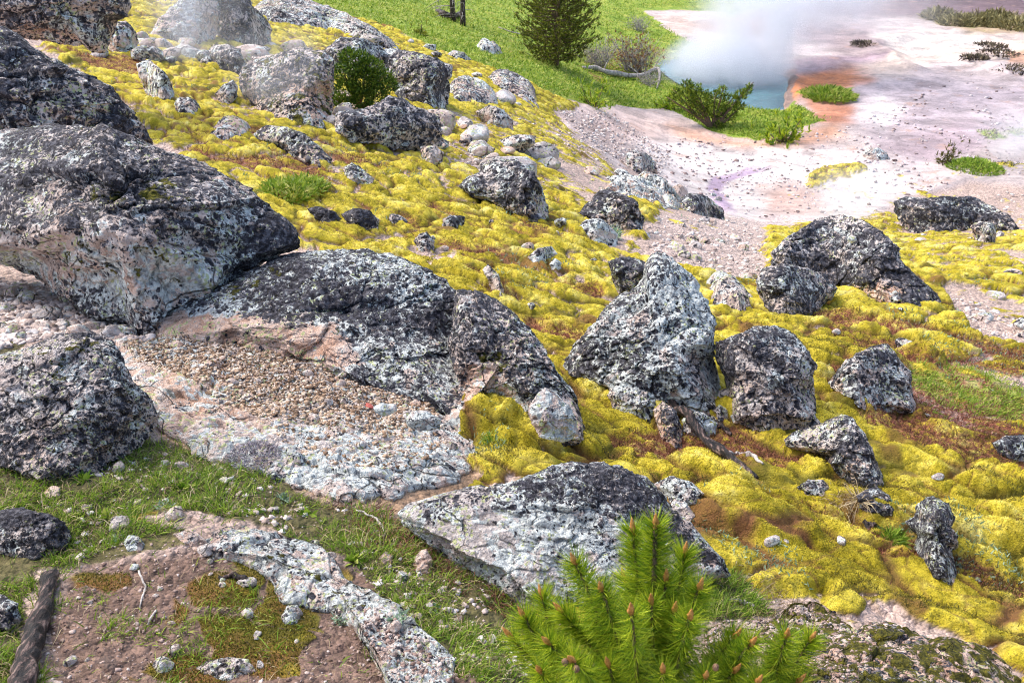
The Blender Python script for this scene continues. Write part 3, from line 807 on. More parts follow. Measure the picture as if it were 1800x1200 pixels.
    rl = Lw - np.array([0, 0, ZC]); Lw = Lw + rl / rl[:, 1:2] * (np.interp(lpx, xs, col) if depth is None else np.interp(lpx, xs, col - np.median(col)) * .8)[:, None]
    sh = np.array([hit(x_, y_)[1] for x_, y_ in zip(lpx, lpy)]) - Lw[:, 1]
    lim = .35 * size
    sh = np.clip(sh, -lim, lim) * sm(-np.sin(tha), 0.0, .45)
    sh = np.convolve(np.pad(sh, 2, mode='edge'), [.15, .2, .3, .2, .15], 'valid')
    if ground_fit:
        shv = np.interp(ang, tha, sh) * (ang < 0) * np.clip(q, 0, 1) ** 1.2
        rayd = (Wd - np.array([0, 0, ZC])); rayd = rayd / rayd[:, 1:2]
        Wd = Wd + rayd * shv[:, None]
    # normals, roughly, for what grows where
    fn = np.cross(Wd[f[:, 1]] - Wd[f[:, 0]], Wd[f[:, 2]] - Wd[f[:, 0]])
    vn = np.zeros_like(Wd)
    for j in range(3): np.add.at(vn, f[:, j], fn)
    vn /= np.linalg.norm(vn, axis=1)[:, None] + 1e-12
    hz = (Wd[:, 2] - Wd[:, 2].min()) / (np.ptp(Wd[:, 2]) + 1e-9)
    Rk = dark + .20 * (hz - .5) + .12 * lump + .22 * (ai - .5)
    Gk = tan + .5 * (0.45 - hz) + .35 * f3(Q_, 1.8 * s0, seed + 31, 3) + .3 * (ci - .5)
    Bk = moss + .15 * (vn[:, 2] - .5) * (moss > 0)
    Ak = white + .8 * f3(Q_, 1.6 * s0, seed + 37, 3)
    px, py = to_pix(Wd)
    for ch, poly, val, fe in paint:
        wg = sm(poly_sd(px + 10 * lump, py + 10 * fine, poly), -fe, fe)
        if ch == 'k': Rk = Rk * (1 - wg) + val * wg
        if ch == 't': Gk = Gk * (1 - wg) + val * wg
        if ch == 'm': Bk = Bk * (1 - wg) + val * wg
        if ch == 'w': Ak = Ak * (1 - wg) + val * wg
    if speck is None:
        # crusts read as blots a few pixels wide near by and far off alike: coarser growth on the farther stones
        speck = 1.2 * float(np.clip(3.4 / yb, .2, 1.1)) ** .8
    base = np.array([Cw[0], Cw[1], Wd[:, 2].min()])
    o = mesh(name, Wd, f, ROCK, True, {"lk": np.clip(np.stack([Rk, Gk, Bk, Ak], 1), 0, 1)}, loc=base)
    o["speck"] = speck
    tag(o, label, cat, group)
    ROCKS.setdefault('all', []).append((o, Wd, f))
    return o

def ledge(name, label, outline, h=.08, cat='slab', dark=.2, tan=.5, moss=0.0, white=.5, speck=None, level=6, at=None, paint=(), rough=1.0, plates=.5, edge=5, depthin=.25, group=None):
    """a slab of bedrock: its upper face follows the land, raised and broken into plates, and drops off at its rim"""
    global RN
    RN += 1
    seed = RN * 13 + 5
    O = np.asarray(outline, float)
    Cx, Cy = at if at else O.mean(0)
    a, b = O[:, 0] - Cx, O[:, 1] - Cy
    th = np.linspace(-math.pi, math.pi, 1441); dx, dy = np.cos(th), np.sin(th); R = np.zeros(len(th))
    for i in range(len(O)):
        ax0, ay0 = a[i], b[i]; ex, ey = a[(i + 1) % len(O)] - ax0, b[(i + 1) % len(O)] - ay0
        den = dx * ey - dy * ex
        with np.errstate(divide='ignore', invalid='ignore'):
            tt = (ax0 * ey - ay0 * ex) / den; ss = (ax0 * dy - ay0 * dx) / den
        ok = (np.abs(den) > 1e-12) & (ss >= 0) & (ss <= 1) & (tt > 0)
        R = np.where(ok & (tt > R), tt, R)
    R[R == 0] = R[R > 0].min()
    v, f = get_ico(level)
    q = np.hypot(v[:, 0], v[:, 1]); ang = np.arctan2(-v[:, 1], v[:, 0])
    rr = np.interp(ang, th, R)
    qq = np.where(v[:, 2] > 0, q ** 1.0, 1 - (1 - q) * 1.0)
    rag = 1 + .05 * n2(np.cos(ang) * 6 + seed, np.sin(ang) * 6) + .035 * n2(np.cos(ang) * 19 + seed, np.sin(ang) * 19)
    px = Cx + np.cos(ang) * qq * rr * rag; py = Cy + np.sin(ang) * qq * rr * rag
    y = base_y(px, py); u, _ = pix_us(px, py); x = u * y; z = ground_z(x, y, ZG)
    s_ = 1 / max(h * 5, .2)
    F1_, F2_, I_ = worley(x * s_ + .25 * f2(x * s_ * 2, y * s_ * 2, seed, 2), y * s_ * .8 + .25 * f2(x * s_ * 2 + 9, y * s_ * 2, seed, 2), seed)
    G1_, G2_, J_ = worley(x * s_ * 3.1, y * s_ * 2.7, seed + 3)
    prof = 1 - q ** edge
    topz = h * prof * (1 - plates * .5 + plates * (.8 * I_ + .35 * J_ - .4)) - h * plates * .35 * (sm(-(F2_ - F1_), -.10, 0) + .6 * sm(-(G2_ - G1_), -.10, 0)) * (q < .97)
    topz = topz + h * rough * (.35 * f2(x * s_ * 1.3, y * s_, seed + 5, 5) + .15 * f2(x * s_ * 9, y * s_ * 9, seed + 6, 3)) * (q < .99)
    z = np.where(v[:, 2] > 0, z + topz, z - depthin * (1 - q ** 3) - .02)
    Wd = np.stack([x, y, z], 1)
    lp = f2(x * s_ * .6, y * s_ * .6, seed + 8, 3); fi = f2(x * s_ * 5, y * s_ * 5, seed + 9, 3)
    Rk = dark + .3 * lp; Gk = tan + .5 * f2(x * s_ * .5 + 9, y * s_ * .5, seed + 12, 3); Bk = np.full(len(v), moss); Ak = np.full(len(v), white)
    PX_, PY_ = to_pix(Wd)
    for ch, poly, val, fe in paint:
        wg = sm(poly_sd(PX_ + 8 * lp + 6 * fi, PY_ + 8 * fi, poly), -fe, fe)
        if ch == 'k': Rk = Rk * (1 - wg) + val * wg
        if ch == 't': Gk = Gk * (1 - wg) + val * wg
        if ch == 'm': Bk = Bk * (1 - wg) + val * wg
        if ch == 'w': Ak = Ak * (1 - wg) + val * wg
    if speck is None: speck = 1.2 * float(np.clip(3.4 / y.mean(), .2, 1.1)) ** .8
    fn = f if np.cross(Wd[f[:, 1]] - Wd[f[:, 0]], Wd[f[:, 2]] - Wd[f[:, 0]])[v[f].mean(1)[:, 2] > .5][:, 2].mean() > 0 else f[:, ::-1]
    o = mesh(name, Wd, fn, ROCK, True, {"lk": np.clip(np.stack([Rk, Gk, Bk, Ak], 1), 0, 1)}, loc=np.array([x.mean(), y.mean(), z.min()]))
    o["speck"] = speck
    tag(o, label, cat, group)
    ROCKS.setdefault('all', []).append((o, Wd, fn))
    return o
B_, S_ = 'boulder', 'stone'
rock('boulder', 'dark lichen-crusted boulder at the left edge, upper rounded hump behind the biggest boulder',
     [(-120,30),(0,42),(30,58),(60,84),(100,108),(135,116),(170,134),(192,148),(215,180),(240,200),(262,222),(272,250),(240,290),(120,320),(-120,320)], t=.9, dark=.62, level=7, depth=8.6, moss=.1)
rock('boulder', 'biggest boulder of all, blue-black lichen above and pale greenish undercut foot',
     [(-160,250),(-60,210),(60,205),(160,215),(240,235),(300,262),(345,278),(390,296),(430,325),(460,352),(485,378),(498,405),(497,428),(470,440),(440,452),(405,480),(385,500),(350,520),(330,516),(300,530),(282,548),(250,556),(235,548),(215,528),(180,522),(140,508),(100,498),(60,478),(0,468),(-160,470)],
     t=.8, dark=.60, level=7, depth=5.7, moss=.12, at=(200,380), facets=16, lean=.8,
     paint=[('k',[(-160,420),(80,412),(200,400),(330,440),(390,460),(380,500),(300,545),(0,480),(-160,480)],.10,26),('t',[(-160,470),(200,470),(330,500),(380,520),(240,560),(-160,540)],.6,14),
            ('w',[(150,430),(390,430),(400,500),(240,550),(140,520)],.85,30),('m',[(100,330),(280,310),(330,350),(180,380)],.42,20),('m',[(40,420),(360,430),(330,520),(60,480)],.30,20)])
rock('boulder', 'brown-grey craggy boulder cut by the top left corner, overhanging a dark hollow',
     [(-80,-60),(225,-60),(238,-10),(240,12),(232,32),(204,38),(186,58),(174,82),(152,82),(140,70),(100,66),(60,58),(20,48),(-80,20)], t=1.0, dark=.50, level=7, depth=13.5, white=.3, moss=.1, paint=[('t',[(40,40),(220,40),(180,95),(40,80)],.7,8)])
rock('stone', 'small pinkish knob of rock tucked below the craggy top left boulder', [(180,62),(196,40),(222,38),(240,58),(243,78),(228,90),(205,94),(186,84)], cat=S_, t=.8, dark=.28, tan=.6, level=5)
rock('boulder', 'grey boulder veiled by steam near the top left, above a heap of pale rubble',
     [(372,-60),(425,-50),(442,10),(468,34),(480,55),(472,72),(440,84),(405,76),(382,66),(370,30)], t=.8, dark=.48, level=6, white=.5, rough=1.5)
rock('boulder', 'broken pale block left of the steam-veiled boulder at the top edge',
     [(262,62),(276,34),(300,10),(318,-10),(348,-30),(374,-20),(382,24),(384,60),(352,76),(305,68)], t=.8, dark=.30, tan=.5, level=6, white=.5, rough=1.6)
rock('boulder', 'upright dark boulder with a yellow moss patch under the steam-veiled one', [(360,97),(374,76),(398,77),(424,86),(430,108),(421,130),(402,131),(384,118)], t=.9, dark=.52, level=5, white=.6)
rock('stone', 'pale speckled stone left of the upright dark boulder near the steam', [(300,86),(316,75),(342,82),(364,94),(356,106),(322,100)], cat=S_, t=.7, dark=.22, level=5, white=.7)
rock('boulder', 'pale grey smooth-topped boulder among yellow moss beside the left hump', [(240,130),(238,110),(262,106),(287,124),(302,150),(306,168),(292,178),(266,170),(250,150)], t=.8, dark=.20, tan=.3, level=5, white=.6)
rock('stone', 'round grey boulder left of the mossy square rock below the steam', [(378,166),(392,149),(410,139),(419,152),(416,174),(402,182),(386,178)], cat=B_, t=.9, dark=.40, level=5)
rock('boulder', 'square dark rock with yellow moss down its left side', [(420,150),(440,141),(470,144),(476,158),(484,192),(464,196),(452,180),(428,168)], t=.8, dark=.45, level=5, moss=.2)
ledge('stone', 'flat pinkish stone lying in moss below the pale smooth-topped boulder', [(304,192),(320,182),(342,184),(357,198),(340,206),(315,205)], cat=S_, dark=.3, level=4, h=0.2, edge=3)
ledge('stone', 'long low slab with pale top just right of the left hump', [(362,232),(382,220),(415,215),(441,222),(438,238),(410,244),(375,244)], cat='slab', dark=.42, level=5, h=0.25)
rock('boulder', 'long dark slab sloping down right with a bare pink underside', [(440,234),(468,219),(505,222),(535,236),(562,256),(584,280),(576,292),(554,293),(520,276),(482,254),(450,246)], cat='slab', t=.6, dark=.45, tan=.45, level=6)
rock('outcrop', 'broad pale outcrop capped by moss cushions left of the green juniper',
     [(424,118),(442,98),(480,88),(530,84),(572,88),(592,104),(590,140),(580,172),(575,196),(574,222),(548,222),(505,208),(462,190),(436,166),(424,142)], cat='outcrop', t=.7, lean=.9, dark=.38, tan=.5, level=7, white=.4, moss=.38, full=.6, rough=1.5,
     paint=[('t',[(500,150),(590,150),(580,225),(520,200)],.9,14),('k',[(540,85),(600,100),(590,150),(555,120)],.5,8)])
ledge('slab', 'long low lichen ridge between yellow moss and the green meadow at the top', [(440,18),(470,8),(515,10),(560,26),(610,42),(665,66),(700,86),(690,98),(640,78),(580,58),(520,50),(470,40)], cat='slab', dark=.38, level=6, white=.6, at=(570,45), h=0.5)
rock('boulder', 'dark boulder directly behind the juniper, left of the blocky one', [(568,92),(598,64),(640,68),(672,82),(686,100),(684,125),(640,140),(585,135)], t=.8, dark=.48, level=6)
rock('boulder', 'blocky dark boulder with flat slanting top right of the juniper', [(684,102),(700,87),(728,91),(768,104),(794,122),(789,150),(778,188),(762,192),(738,178),(702,168),(684,142)], t=1.0, dark=.56, level=6, facets=7, cut=.72, moss=.05)
rock('slab', 'speckled grey-black slab under the juniper and the blocky boulder',
     [(588,196),(640,190),(682,166),(712,176),(742,188),(776,204),(783,232),(770,258),(742,262),(700,256),(660,250),(622,250),(594,232)], cat='slab', t=.8, dark=.50, level=6, white=.35, depth=14.3)
rock('stone', 'pale pinkish foot stone below the speckled slab, by a seedling pine', [(738,258),(764,254),(780,268),(776,288),(756,290),(740,276)], cat=S_, t=.7, dark=.2, tan=.5, level=5)
rock('stone', 'oval purplish-grey boulder alone on moss right of the speckled slab', [(835,196),(858,183),(884,192),(903,212),(901,228),(874,226),(848,214)], cat=B_, t=.8, dark=.40, level=5, tan=.35)
rock('boulder', 'big rounded pale-and-black boulder in the middle of the yellow slope',
     [(808,328),(824,312),(848,302),(846,288),(868,277),(908,275),(934,294),(950,328),(964,360),(960,382),(940,388),(910,374),(874,358),(824,348)], t=.9, dark=.48, level=6, white=.55)
rock('stone', 'smooth pale pink stone on moss above the rounded middle boulder', [(818,262),(830,248),(850,246),(872,262),(864,272),(838,272)], cat=S_, t=.6, dark=.05, tan=.45, level=5, white=.2)
rock('stone', 'small flat grey stone in green grass right of the meadow moss band', [(784,98),(796,88),(815,92),(831,106),(812,108)], cat=S_, t=.6, dark=.35, level=4)
ledge('stone', 'thin pale-grey stone lying alone on the green meadow', [(836,84),(846,77),(864,86),(886,96),(868,97),(846,92)], cat=S_, dark=.25, level=4, white=.8, h=0.4, edge=3)
ledge('slab', 'worn grey slab half sunk in the slope above the white sinter', [(858,142),(880,134),(914,146),(938,166),(952,196),(928,188),(896,168),(868,154)], cat='slab', dark=.38, level=5, h=0.3)
ledge('slab', 'low grey ledge between the blocky boulder and the sunken slab', [(784,160),(808,150),(846,160),(872,176),(880,190),(838,186),(800,178)], cat='slab', dark=.36, level=5, h=0.3)
rock('stone', 'squat upright stone against the white sinter, farthest of the middle cluster', [(1100,270),(1114,262),(1136,270),(1152,284),(1156,304),(1136,312),(1104,308)], cat=B_, t=.9, dark=.40, level=5, tan=.35)
ledge('outcrop', 'greenish-grey broken outcrop behind the dark middle cluster boulder', [(1066,330),(1080,311),(1116,314),(1150,322),(1178,334),(1198,350),(1190,372),(1150,366),(1104,352)], cat='outcrop', dark=.34, level=6, white=.75, h=.35, plates=0.9, edge=3)
rock('boulder', 'dark domed boulder in front of the greenish-grey outcrop', [(1017,376),(1038,346),(1060,332),(1096,338),(1122,354),(1132,384),(1122,405),(1084,398),(1040,388)], t=.9, dark=.60, level=6)
rock('stone', 'pale grey lumpy rock low in moss below the dark domed boulder', [(1012,402),(1030,386),(1060,384),(1086,412),(1082,432),(1050,428)], cat=B_, t=.7, dark=.24, level=5, white=.7)
rock('boulder', 'low rounded grey boulder at the edge of the white sinter', [(1192,352),(1210,338),(1242,344),(1270,366),(1274,386),(1234,382),(1200,370)], t=.7, dark=.38, level=5, white=.6)
rock('stone', 'dark wedge stone in moss above the dark crumbled rocks', [(602,292),(618,284),(640,298),(657,315),(648,326),(620,320),(606,308)], cat=S_, t=.7, dark=.42, level=5, tan=.4)
rock('stone', 'small dark block in moss left of the rounded middle boulder', [(776,384),(792,377),(818,380),(816,394),(800,402),(778,398)], cat=S_, t=.8, dark=.62, level=4)
rock('stone', 'black crumbled rock above the big split boulder, left piece', [(536,366),(556,362),(590,372),(602,386),(580,394),(552,384)], cat=S_, t=.6, dark=.75, level=5, rough=1.5)
rock('stone', 'black crumbled rock above the big split boulder, right piece', [(596,376),(620,366),(650,370),(672,386),(664,402),(636,404),(612,394)], cat=S_, t=.7, dark=.78, level=5, rough=1.5)
rock('stone', 'lone small boulder resting on the open white sinter', [(1514,272),(1524,260),(1544,258),(1560,268),(1563,280),(1546,284),(1524,280)], cat=B_, t=.7, dark=.28, level=5)
rock('boulder', 'long low dark boulder with hollow foot near the right edge',
     [(1568,354),(1588,344),(1624,347),(1664,344),(1712,348),(1750,360),(1782,378),(1802,402),(1786,414),(1744,406),(1704,402),(1656,410),(1606,406),(1582,388)], t=.8, dark=.62, level=6, rough=1.3)
rock('stone', 'small hanging knob below the long low dark boulder', [(1704,398),(1722,388),(1744,392),(1752,410),(1746,428),(1730,430),(1712,416)], cat=S_, t=.9, dark=.45, level=5)
rock('boulder', 'great tilted dark boulder with pink underside, right of the tall one',
     [(1347,442),(1362,420),(1396,400),(1428,380),(1478,375),(1528,394),(1560,420),(1584,438),(1594,464),(1622,492),(1650,520),(1657,542),(1640,556),(1616,567),(1588,556),(1556,538),(1512,518),(1476,502),(1448,470),(1440,540),(1390,540),(1362,500),(1350,466)],
     t=.8, dark=.55, level=7, white=.35, at=(1500,465), depth=10.2, paint=[('t',[(1500,495),(1590,500),(1600,560),(1520,545),(1480,510)],1.0,8),('k',[(1510,505),(1585,510),(1595,560),(1520,535)],.25,8)])
rock('boulder', 'squat grey-black boulder at the lower left foot of the great tilted one', [(1323,492),(1338,473),(1378,462),(1420,470),(1452,486),(1473,506),(1464,522),(1442,542),(1404,551),(1378,556),(1346,534),(1328,512)], t=.9, dark=.52, level=6, white=.4)
rock('boulder', 'tall pale lichen-covered boulder standing centre right like a seated figure',
     [(1132,452),(1146,434),(1168,430),(1198,452),(1230,480),(1252,522),(1262,580),(1260,640),(1266,692),(1246,716),(1214,718),(1186,700),(1150,690),(1104,676),(1054,664),(1012,656),(1000,638),(1012,610),(1042,584),(1056,556),(1080,524),(1112,508),(1130,486)],
     t=.85, dark=.36, level=7, white=.75, at=(1155,600), paint=[('k',[(1000,580),(1060,560),(1140,560),(1160,700),(1000,670)],.58,34),('k',[(1190,440),(1262,520),(1262,640),(1200,600),(1160,480)],.14,24),('w',[(1150,430),(1262,500),(1262,640),(1180,600)],1.0,24)])
rock('boulder', 'dark shard leaning on the left shoulder of the tall pale boulder', [(1066,458),(1086,450),(1116,452),(1140,462),(1142,494),(1118,514),(1092,516),(1074,488)], t=.8, dark=.52, level=5, push=.1, depth=8.0)
ledge('slab', 'low grey stone hump in moss behind the right side of the tall pale boulder', [(1236,500),(1250,490),(1280,502),(1312,520),(1332,546),(1300,562),(1254,540)], cat='slab', dark=.36, level=5, tan=.4, h=0.3, edge=2.5)
rock('boulder', 'bulky speckled boulder pressed against the right side of the tall pale one',
     [(1254,596),(1276,584),(1320,576),(1370,573),(1398,584),(1422,612),(1434,644),(1429,690),(1436,738),(1414,754),(1376,742),(1330,740),(1296,722),(1278,690),(1262,654),(1256,622)], t=.9, dark=.48, level=7, white=.5,
     paint=[('k',[(1300,640),(1420,680),(1430,750),(1300,740)],.34,20)])
rock('boulder', 'pyramid-shaped boulder with dark peak on the yellow slope', [(1456,672),(1474,646),(1498,620),(1530,604),(1562,597),(1580,622),(1600,654),(1604,692),(1607,728),(1570,718),(1520,708),(1490,692),(1464,682)], t=.8, dark=.50, level=6, facets=8, cut=.74,
     paint=[('t',[(1460,660),(1600,690),(1606,730),(1480,700)],.7,14)])
rock('boulder', 'round dark boulder with a brown foot below the pyramid-shaped one', [(1374,772),(1398,757),(1436,746),(1478,730),(1502,734),(1524,760),(1536,800),(1551,840),(1542,857),(1512,852),(1480,832),(1448,802),(1404,792),(1380,786)], t=.85, dark=.50, level=6, at=(1480,790), paint=[('t',[(1430,780),(1540,810),(1545,860),(1480,840)],.75,16)])
rock('stone', 'dark boulder cut by the right edge beside the green herbs', [(1742,778),(1764,762),(1800,764),(1850,780),(1850,815),(1800,810),(1756,798)], cat=B_, t=.8, dark=.50, level=5)
rock('stone', 'small dark round stone in moss below the brown-footed boulder', [(1506,872),(1520,860),(1542,856),(1562,868),(1572,888),(1568,906),(1544,902),(1514,892)], cat=S_, t=.9, dark=.52, level=5)
rock('stone', 'small grey stone half buried in moss left of the dark round stone', [(1398,856),(1420,842),(1448,842),(1460,856),(1446,872),(1414,868)], cat=S_, t=.7, dark=.38, level=5)
rock('stone', 'narrow black spire of rock with bluish face standing in bright moss',
     [(1594,918),(1608,908),(1606,886),(1622,876),(1642,870),(1668,882),(1680,908),(1672,926),(1688,942),(1686,962),(1670,966),(1678,1000),(1672,1022),(1648,1004),(1626,986),(1608,962),(1614,940)], cat='rock spire', t=1.0, dark=.55, level=6, rough=1.6, at=(1645,940), white=.7, facets=16)
rock('stone', 'flat pink chip at the foot of the narrow black spire', [(1644,1008),(1656,1002),(1676,1014),(1682,1026),(1662,1026)], cat=S_, t=.6, dark=.0, tan=.5, level=4, white=.2)
rock('boulder', 'broad split boulder at centre left, black crust over a bare peach-coloured foot',
     [(272,566),(300,534),(330,516),(372,500),(400,488),(424,462),(478,430),(540,424),(600,422),(648,420),(684,432),(740,462),(786,488),(818,524),(830,580),(826,640),(818,690),(804,742),(776,716),(744,690),(690,678),(640,664),(590,650),(540,636),(470,624),(400,612),(330,602),(285,592)],
     t=.6, dark=.70, level=7, at=(600,560), white=.85, moss=.08, ext=.25, facets=12, full=.66, lean=1.15,
     paint=[('k',[(230,590),(300,545),(380,540),(420,560),(520,575),(600,560),(640,620),(600,680),(400,660),(260,640)],.03,10),('t',[(230,600),(300,545),(400,545),(520,575),(600,565),(700,640),(660,700),(400,680)],1.0,12),
            ('w',[(250,600),(300,550),(420,555),(600,570),(640,640),(500,660),(260,640)],0.0,12),
            ('k',[(600,565),(700,570),(815,600),(820,700),(700,680),(620,640)],.50,16),('t',[(600,565),(700,570),(815,600),(820,700),(700,680),(620,640)],.55,16),
            ('k',[(420,470),(800,500),(810,590),(640,560),(480,550),(340,530)],.66,16),('m',[(380,500),(460,460),(500,470),(460,510),(400,530)],.42,12),
            ('w',[(430,440),(700,440),(800,510),(760,540),(560,500),(420,490)],1.0,16),('k',[(520,430),(700,440),(800,510),(740,530),(560,490)],.52,16)])
rock('boulder', 'dark dropping shoulder of the split boulder, moss at its foot',
     [(796,500),(830,508),(868,528),(906,548),(936,578),(960,612),(980,648),(1002,684),(1016,736),(1012,764),(964,764),(932,722),(884,696),(836,690),(808,744),(792,700),(786,600)],
     t=.8, dark=.56, level=7, at=(880,640), depth=4.85, tan=.35, moss=.1, paint=[('k',[(820,640),(870,640),(900,680),(930,720),(860,700),(810,720)],.08,8),('t',[(800,640),(880,640),(930,720),(810,730)],.9,10),('m',[(830,620),(900,620),(920,650),(850,650)],.5,10)])
ledge('slab', 'pale cracked slab sloping down under gravel in front of the split boulder',
     [(196,606),(270,586),(400,600),(560,640),(690,672),(760,712),(800,752),(826,790),(818,830),(776,860),(704,876),(640,892),(590,884),(548,866),(500,852),(438,832),(384,808),(310,776),(256,740),(214,680)],
     cat='slab', dark=.0, tan=.6, white=.5, level=7, at=(520,740),
     paint=[('k',[(770,720),(830,790),(800,850),(760,800)],.30,14),('t',[(480,720),(760,700),(830,800),(700,890),(450,850)],.25,26),('t',[(280,640),(460,660),(440,740),(300,720)],.95,20),('w',[(560,760),(820,780),(700,890),(480,850)],.72,20)], h=0.06, plates=0.6, edge=9)
rock('boulder', 'purple-black flat-topped boulder with moss dots at the left edge below the scree',
     [(-80,640),(0,618),(60,596),(110,578),(160,582),(196,600),(216,630),(246,668),(276,700),(285,732),(268,762),(224,792),(160,812),(80,826),(20,812),(-80,800)], t=.8, dark=.55, level=7, tan=.30, white=.3, moss=.16,
     paint=[('k',[(-80,640),(60,600),(160,600),(220,680),(100,740),(-80,700)],.42,20),('m',[(60,620),(150,590),(190,600),(130,650),(90,680)],.46,14)])
rock('boulder', 'half-buried blue-black boulder in grass at the left edge', [(-60,900),(40,893),(88,900),(118,918),(127,942),(112,966),(60,974),(-60,966)], t=.8, dark=.66, level=6, white=.3)
rock('boulder', 'low white-grey boulder in front with black-spotted peak behind the pine sapling',
     [(688,902),(714,882),(760,868),(800,856),(850,844),(898,838),(940,824),(1000,804),(1066,800),(1110,812),(1146,848),(1180,882),(1222,930),(1270,984),(1280,1012),(1200,1035),(1100,1040),(1010,1036),(930,1058),(892,1036),(852,1012),(800,990),(758,960),(716,930)],
     t=.7, dark=.14, level=7, at=(1010,930), white=.7, facets=12, tan=.15,
     paint=[('k',[(900,835),(1060,795),(1120,810),(1240,950),(1290,1010),(1150,960),(1090,900),(1000,890),(930,880)],.68,16),('k',[(740,880),(840,845),(900,850),(820,890),(780,905)],.42,12),('k',[(700,900),(900,900),(1090,960),(1000,1030),(800,980)],.05,14)])
rock('stone', 'pale teardrop stone standing against the dropping shoulder', [(930,716),(944,694),(958,680),(974,684),(994,704),(1014,738),(1014,764),(984,770),(950,764),(934,744)], cat=S_, t=.7, push=-.22, dark=.06, tan=.35, level=6, white=.5)
rock('stone', 'white block with black specks under the left foot of the tall pale boulder', [(1066,694),(1080,672),(1104,672),(1150,684),(1152,716),(1142,742),(1112,728),(1078,718)], cat=S_, t=.9, dark=.30, level=5, white=.75)
rock('stone', 'reddish-brown stone wedged beneath the tall pale boulder', [(1148,720),(1164,702),(1188,722),(1200,756),(1196,788),(1168,776),(1154,748)], cat=S_, t=.8, dark=.45, tan=.9, level=5, white=.1)
rock('stone', 'pale rounded stone between tall boulder and charred branch', [(1198,738),(1214,722),(1242,724),(1262,744),(1258,764),(1226,768),(1202,758)], cat=S_, t=.8, dark=.12, level=5, white=.6)
rock('stone', 'small cream stone at the gap of the two touching boulders', [(1254,722),(1264,710),(1280,718),(1282,736),(1264,742)], cat=S_, t=.9, dark=.1, level=4, white=.5)
rock('stone', 'low grey stone at the foot of the bulky speckled boulder', [(1282,730),(1310,716),(1346,716),(1352,734),(1320,746),(1290,744)], cat=S_, t=.7, dark=.3, level=5, white=.6)
rock('stone', 'grey-green stone right of the white boulder peak', [(1146,852),(1178,836),(1212,844),(1242,868),(1222,886),(1180,882)], cat=S_, t=.7, dark=.28, level=5, white=.85)
rock('stone', 'pink-white stone just below the grey-green one', [(1172,892),(1186,876),(1208,884),(1222,906),(1212,924),(1186,918)], cat=S_, t=.8, dark=.05, tan=.45, level=5, white=.3)
rock('stone', 'flat white stone lying on the gravel of the cracked slab', [(656,716),(668,708),(696,710),(698,722),(680,729),(660,726)], cat=S_, t=.6, dark=0, level=4, white=.9, depth=4.0, push=-.08)
rock('stone', 'grey-green angular stone at the lip of the cracked slab', [(712,736),(724,722),(752,720),(776,736),(772,752),(738,756),(716,748)], cat=S_, t=.7, dark=.12, level=5, white=.9, depth=3.95, push=-.1)
ledge('outcrop', 'pale bedrock rim curving through dirt at bottom left of centre',
     [(346,976),(372,956),(404,942),(436,934),(480,946),(530,956),(566,964),(590,990),(612,1026),(648,1052),(700,1074),(750,1112),(812,1168),(790,1220),(700,1230),(672,1180),(622,1104),(580,1070),(500,1062),(470,1020),(420,996)],
     cat='outcrop', dark=.12, tan=.35, level=7, at=(588,1030), white=.75, moss=.22, h=0.07, plates=0.5)
ledge('outcrop', 'mossy pink bedrock outcrop along the bottom right edge',
     [(1240,1112),(1290,1094),(1340,1090),(1386,1070),(1430,1062),(1466,1080),(1500,1112),(1536,1106),(1572,1108),(1620,1132),(1690,1140),(1740,1154),(1800,1210),(1740,1300),(1300,1300),(1230,1180)],
     cat='outcrop', dark=.34, tan=.9, level=7, at=(1500,1200), white=.6, moss=.60, h=0.10, plates=0.6)
rock('stone', 'pale round stone in moss left of the burnt timber patch, bottom left', [(215,952),(226,940),(244,942),(256,956),(248,968),(224,968)], cat=S_, t=.9, dark=.12, level=5, white=.85)
rock('stone', 'orange crumbly stone in the grass below the left flat-topped boulder', [(76,866),(90,852),(106,856),(108,872),(92,880),(78,876)], cat=S_, t=.8, dark=0, tan=1.0, level=4, white=0)
rock('stone', 'rose-pink stone by the bedrock rim', [(360,952),(372,942),(388,948),(386,964),(368,966)], cat=S_, t=.9, dark=0, tan=.7, level=4, white=.1)
rock('stone', 'long brownish stone left of the rose-pink one', [(302,938),(324,932),(350,938),(364,950),(344,960),(314,952)], cat=S_, t=.6, dark=.08, tan=.6, level=5, white=.2)
rock('stone', 'ochre pointed stone in dry grass under the white boulder', [(724,990),(738,968),(750,964),(762,984),(756,1006),(734,1008)], cat=S_, t=.8, dark=.05, tan=1.0, level=5, white=0)
rock('stone', 'small orange-and-white stone in dry grass left of the ochre one', [(664,980),(678,968),(692,974),(690,988),(674,992)], cat=S_, t=.8, dark=0, tan=.8, level=4, white=.3)
rock('stone', 'cream stone set in the moss of the bedrock rim', [(494,1082),(504,1064),(524,1062),(534,1078),(522,1094),(500,1098)], cat=S_, t=.8, dark=0, tan=.3, level=5, white=.5)
rock('stone', 'pale lichen stone at the very bottom, left of the dark moss', [(340,1172),(362,1160),(400,1154),(440,1156),(450,1180),(400,1194),(350,1192)], cat=S_, t=.6, dark=.2, level=5, white=.6)
rock('stone', 'grey-purple stone cut by the lower left edge beside the burnt log', [(-50,1050),(6,1044),(30,1060),(38,1090),(20,1110),(-50,1110)], cat=S_, t=.8, dark=.4, level=5)
rock('stone', 'pale stone on the moss right of the spire, cut by the right edge', [(1778,568),(1792,558),(1830,560),(1830,600),(1790,592)], cat=B_, t=.8, dark=.36, level=5, tan=.5)
rock('stone', 'grey stone lying in moss between rounded middle boulder and split boulder', [(928,452),(944,436),(970,432),(980,446),(962,458),(940,462)], cat=S_, t=.6, dark=.28, level=5, white=.8)
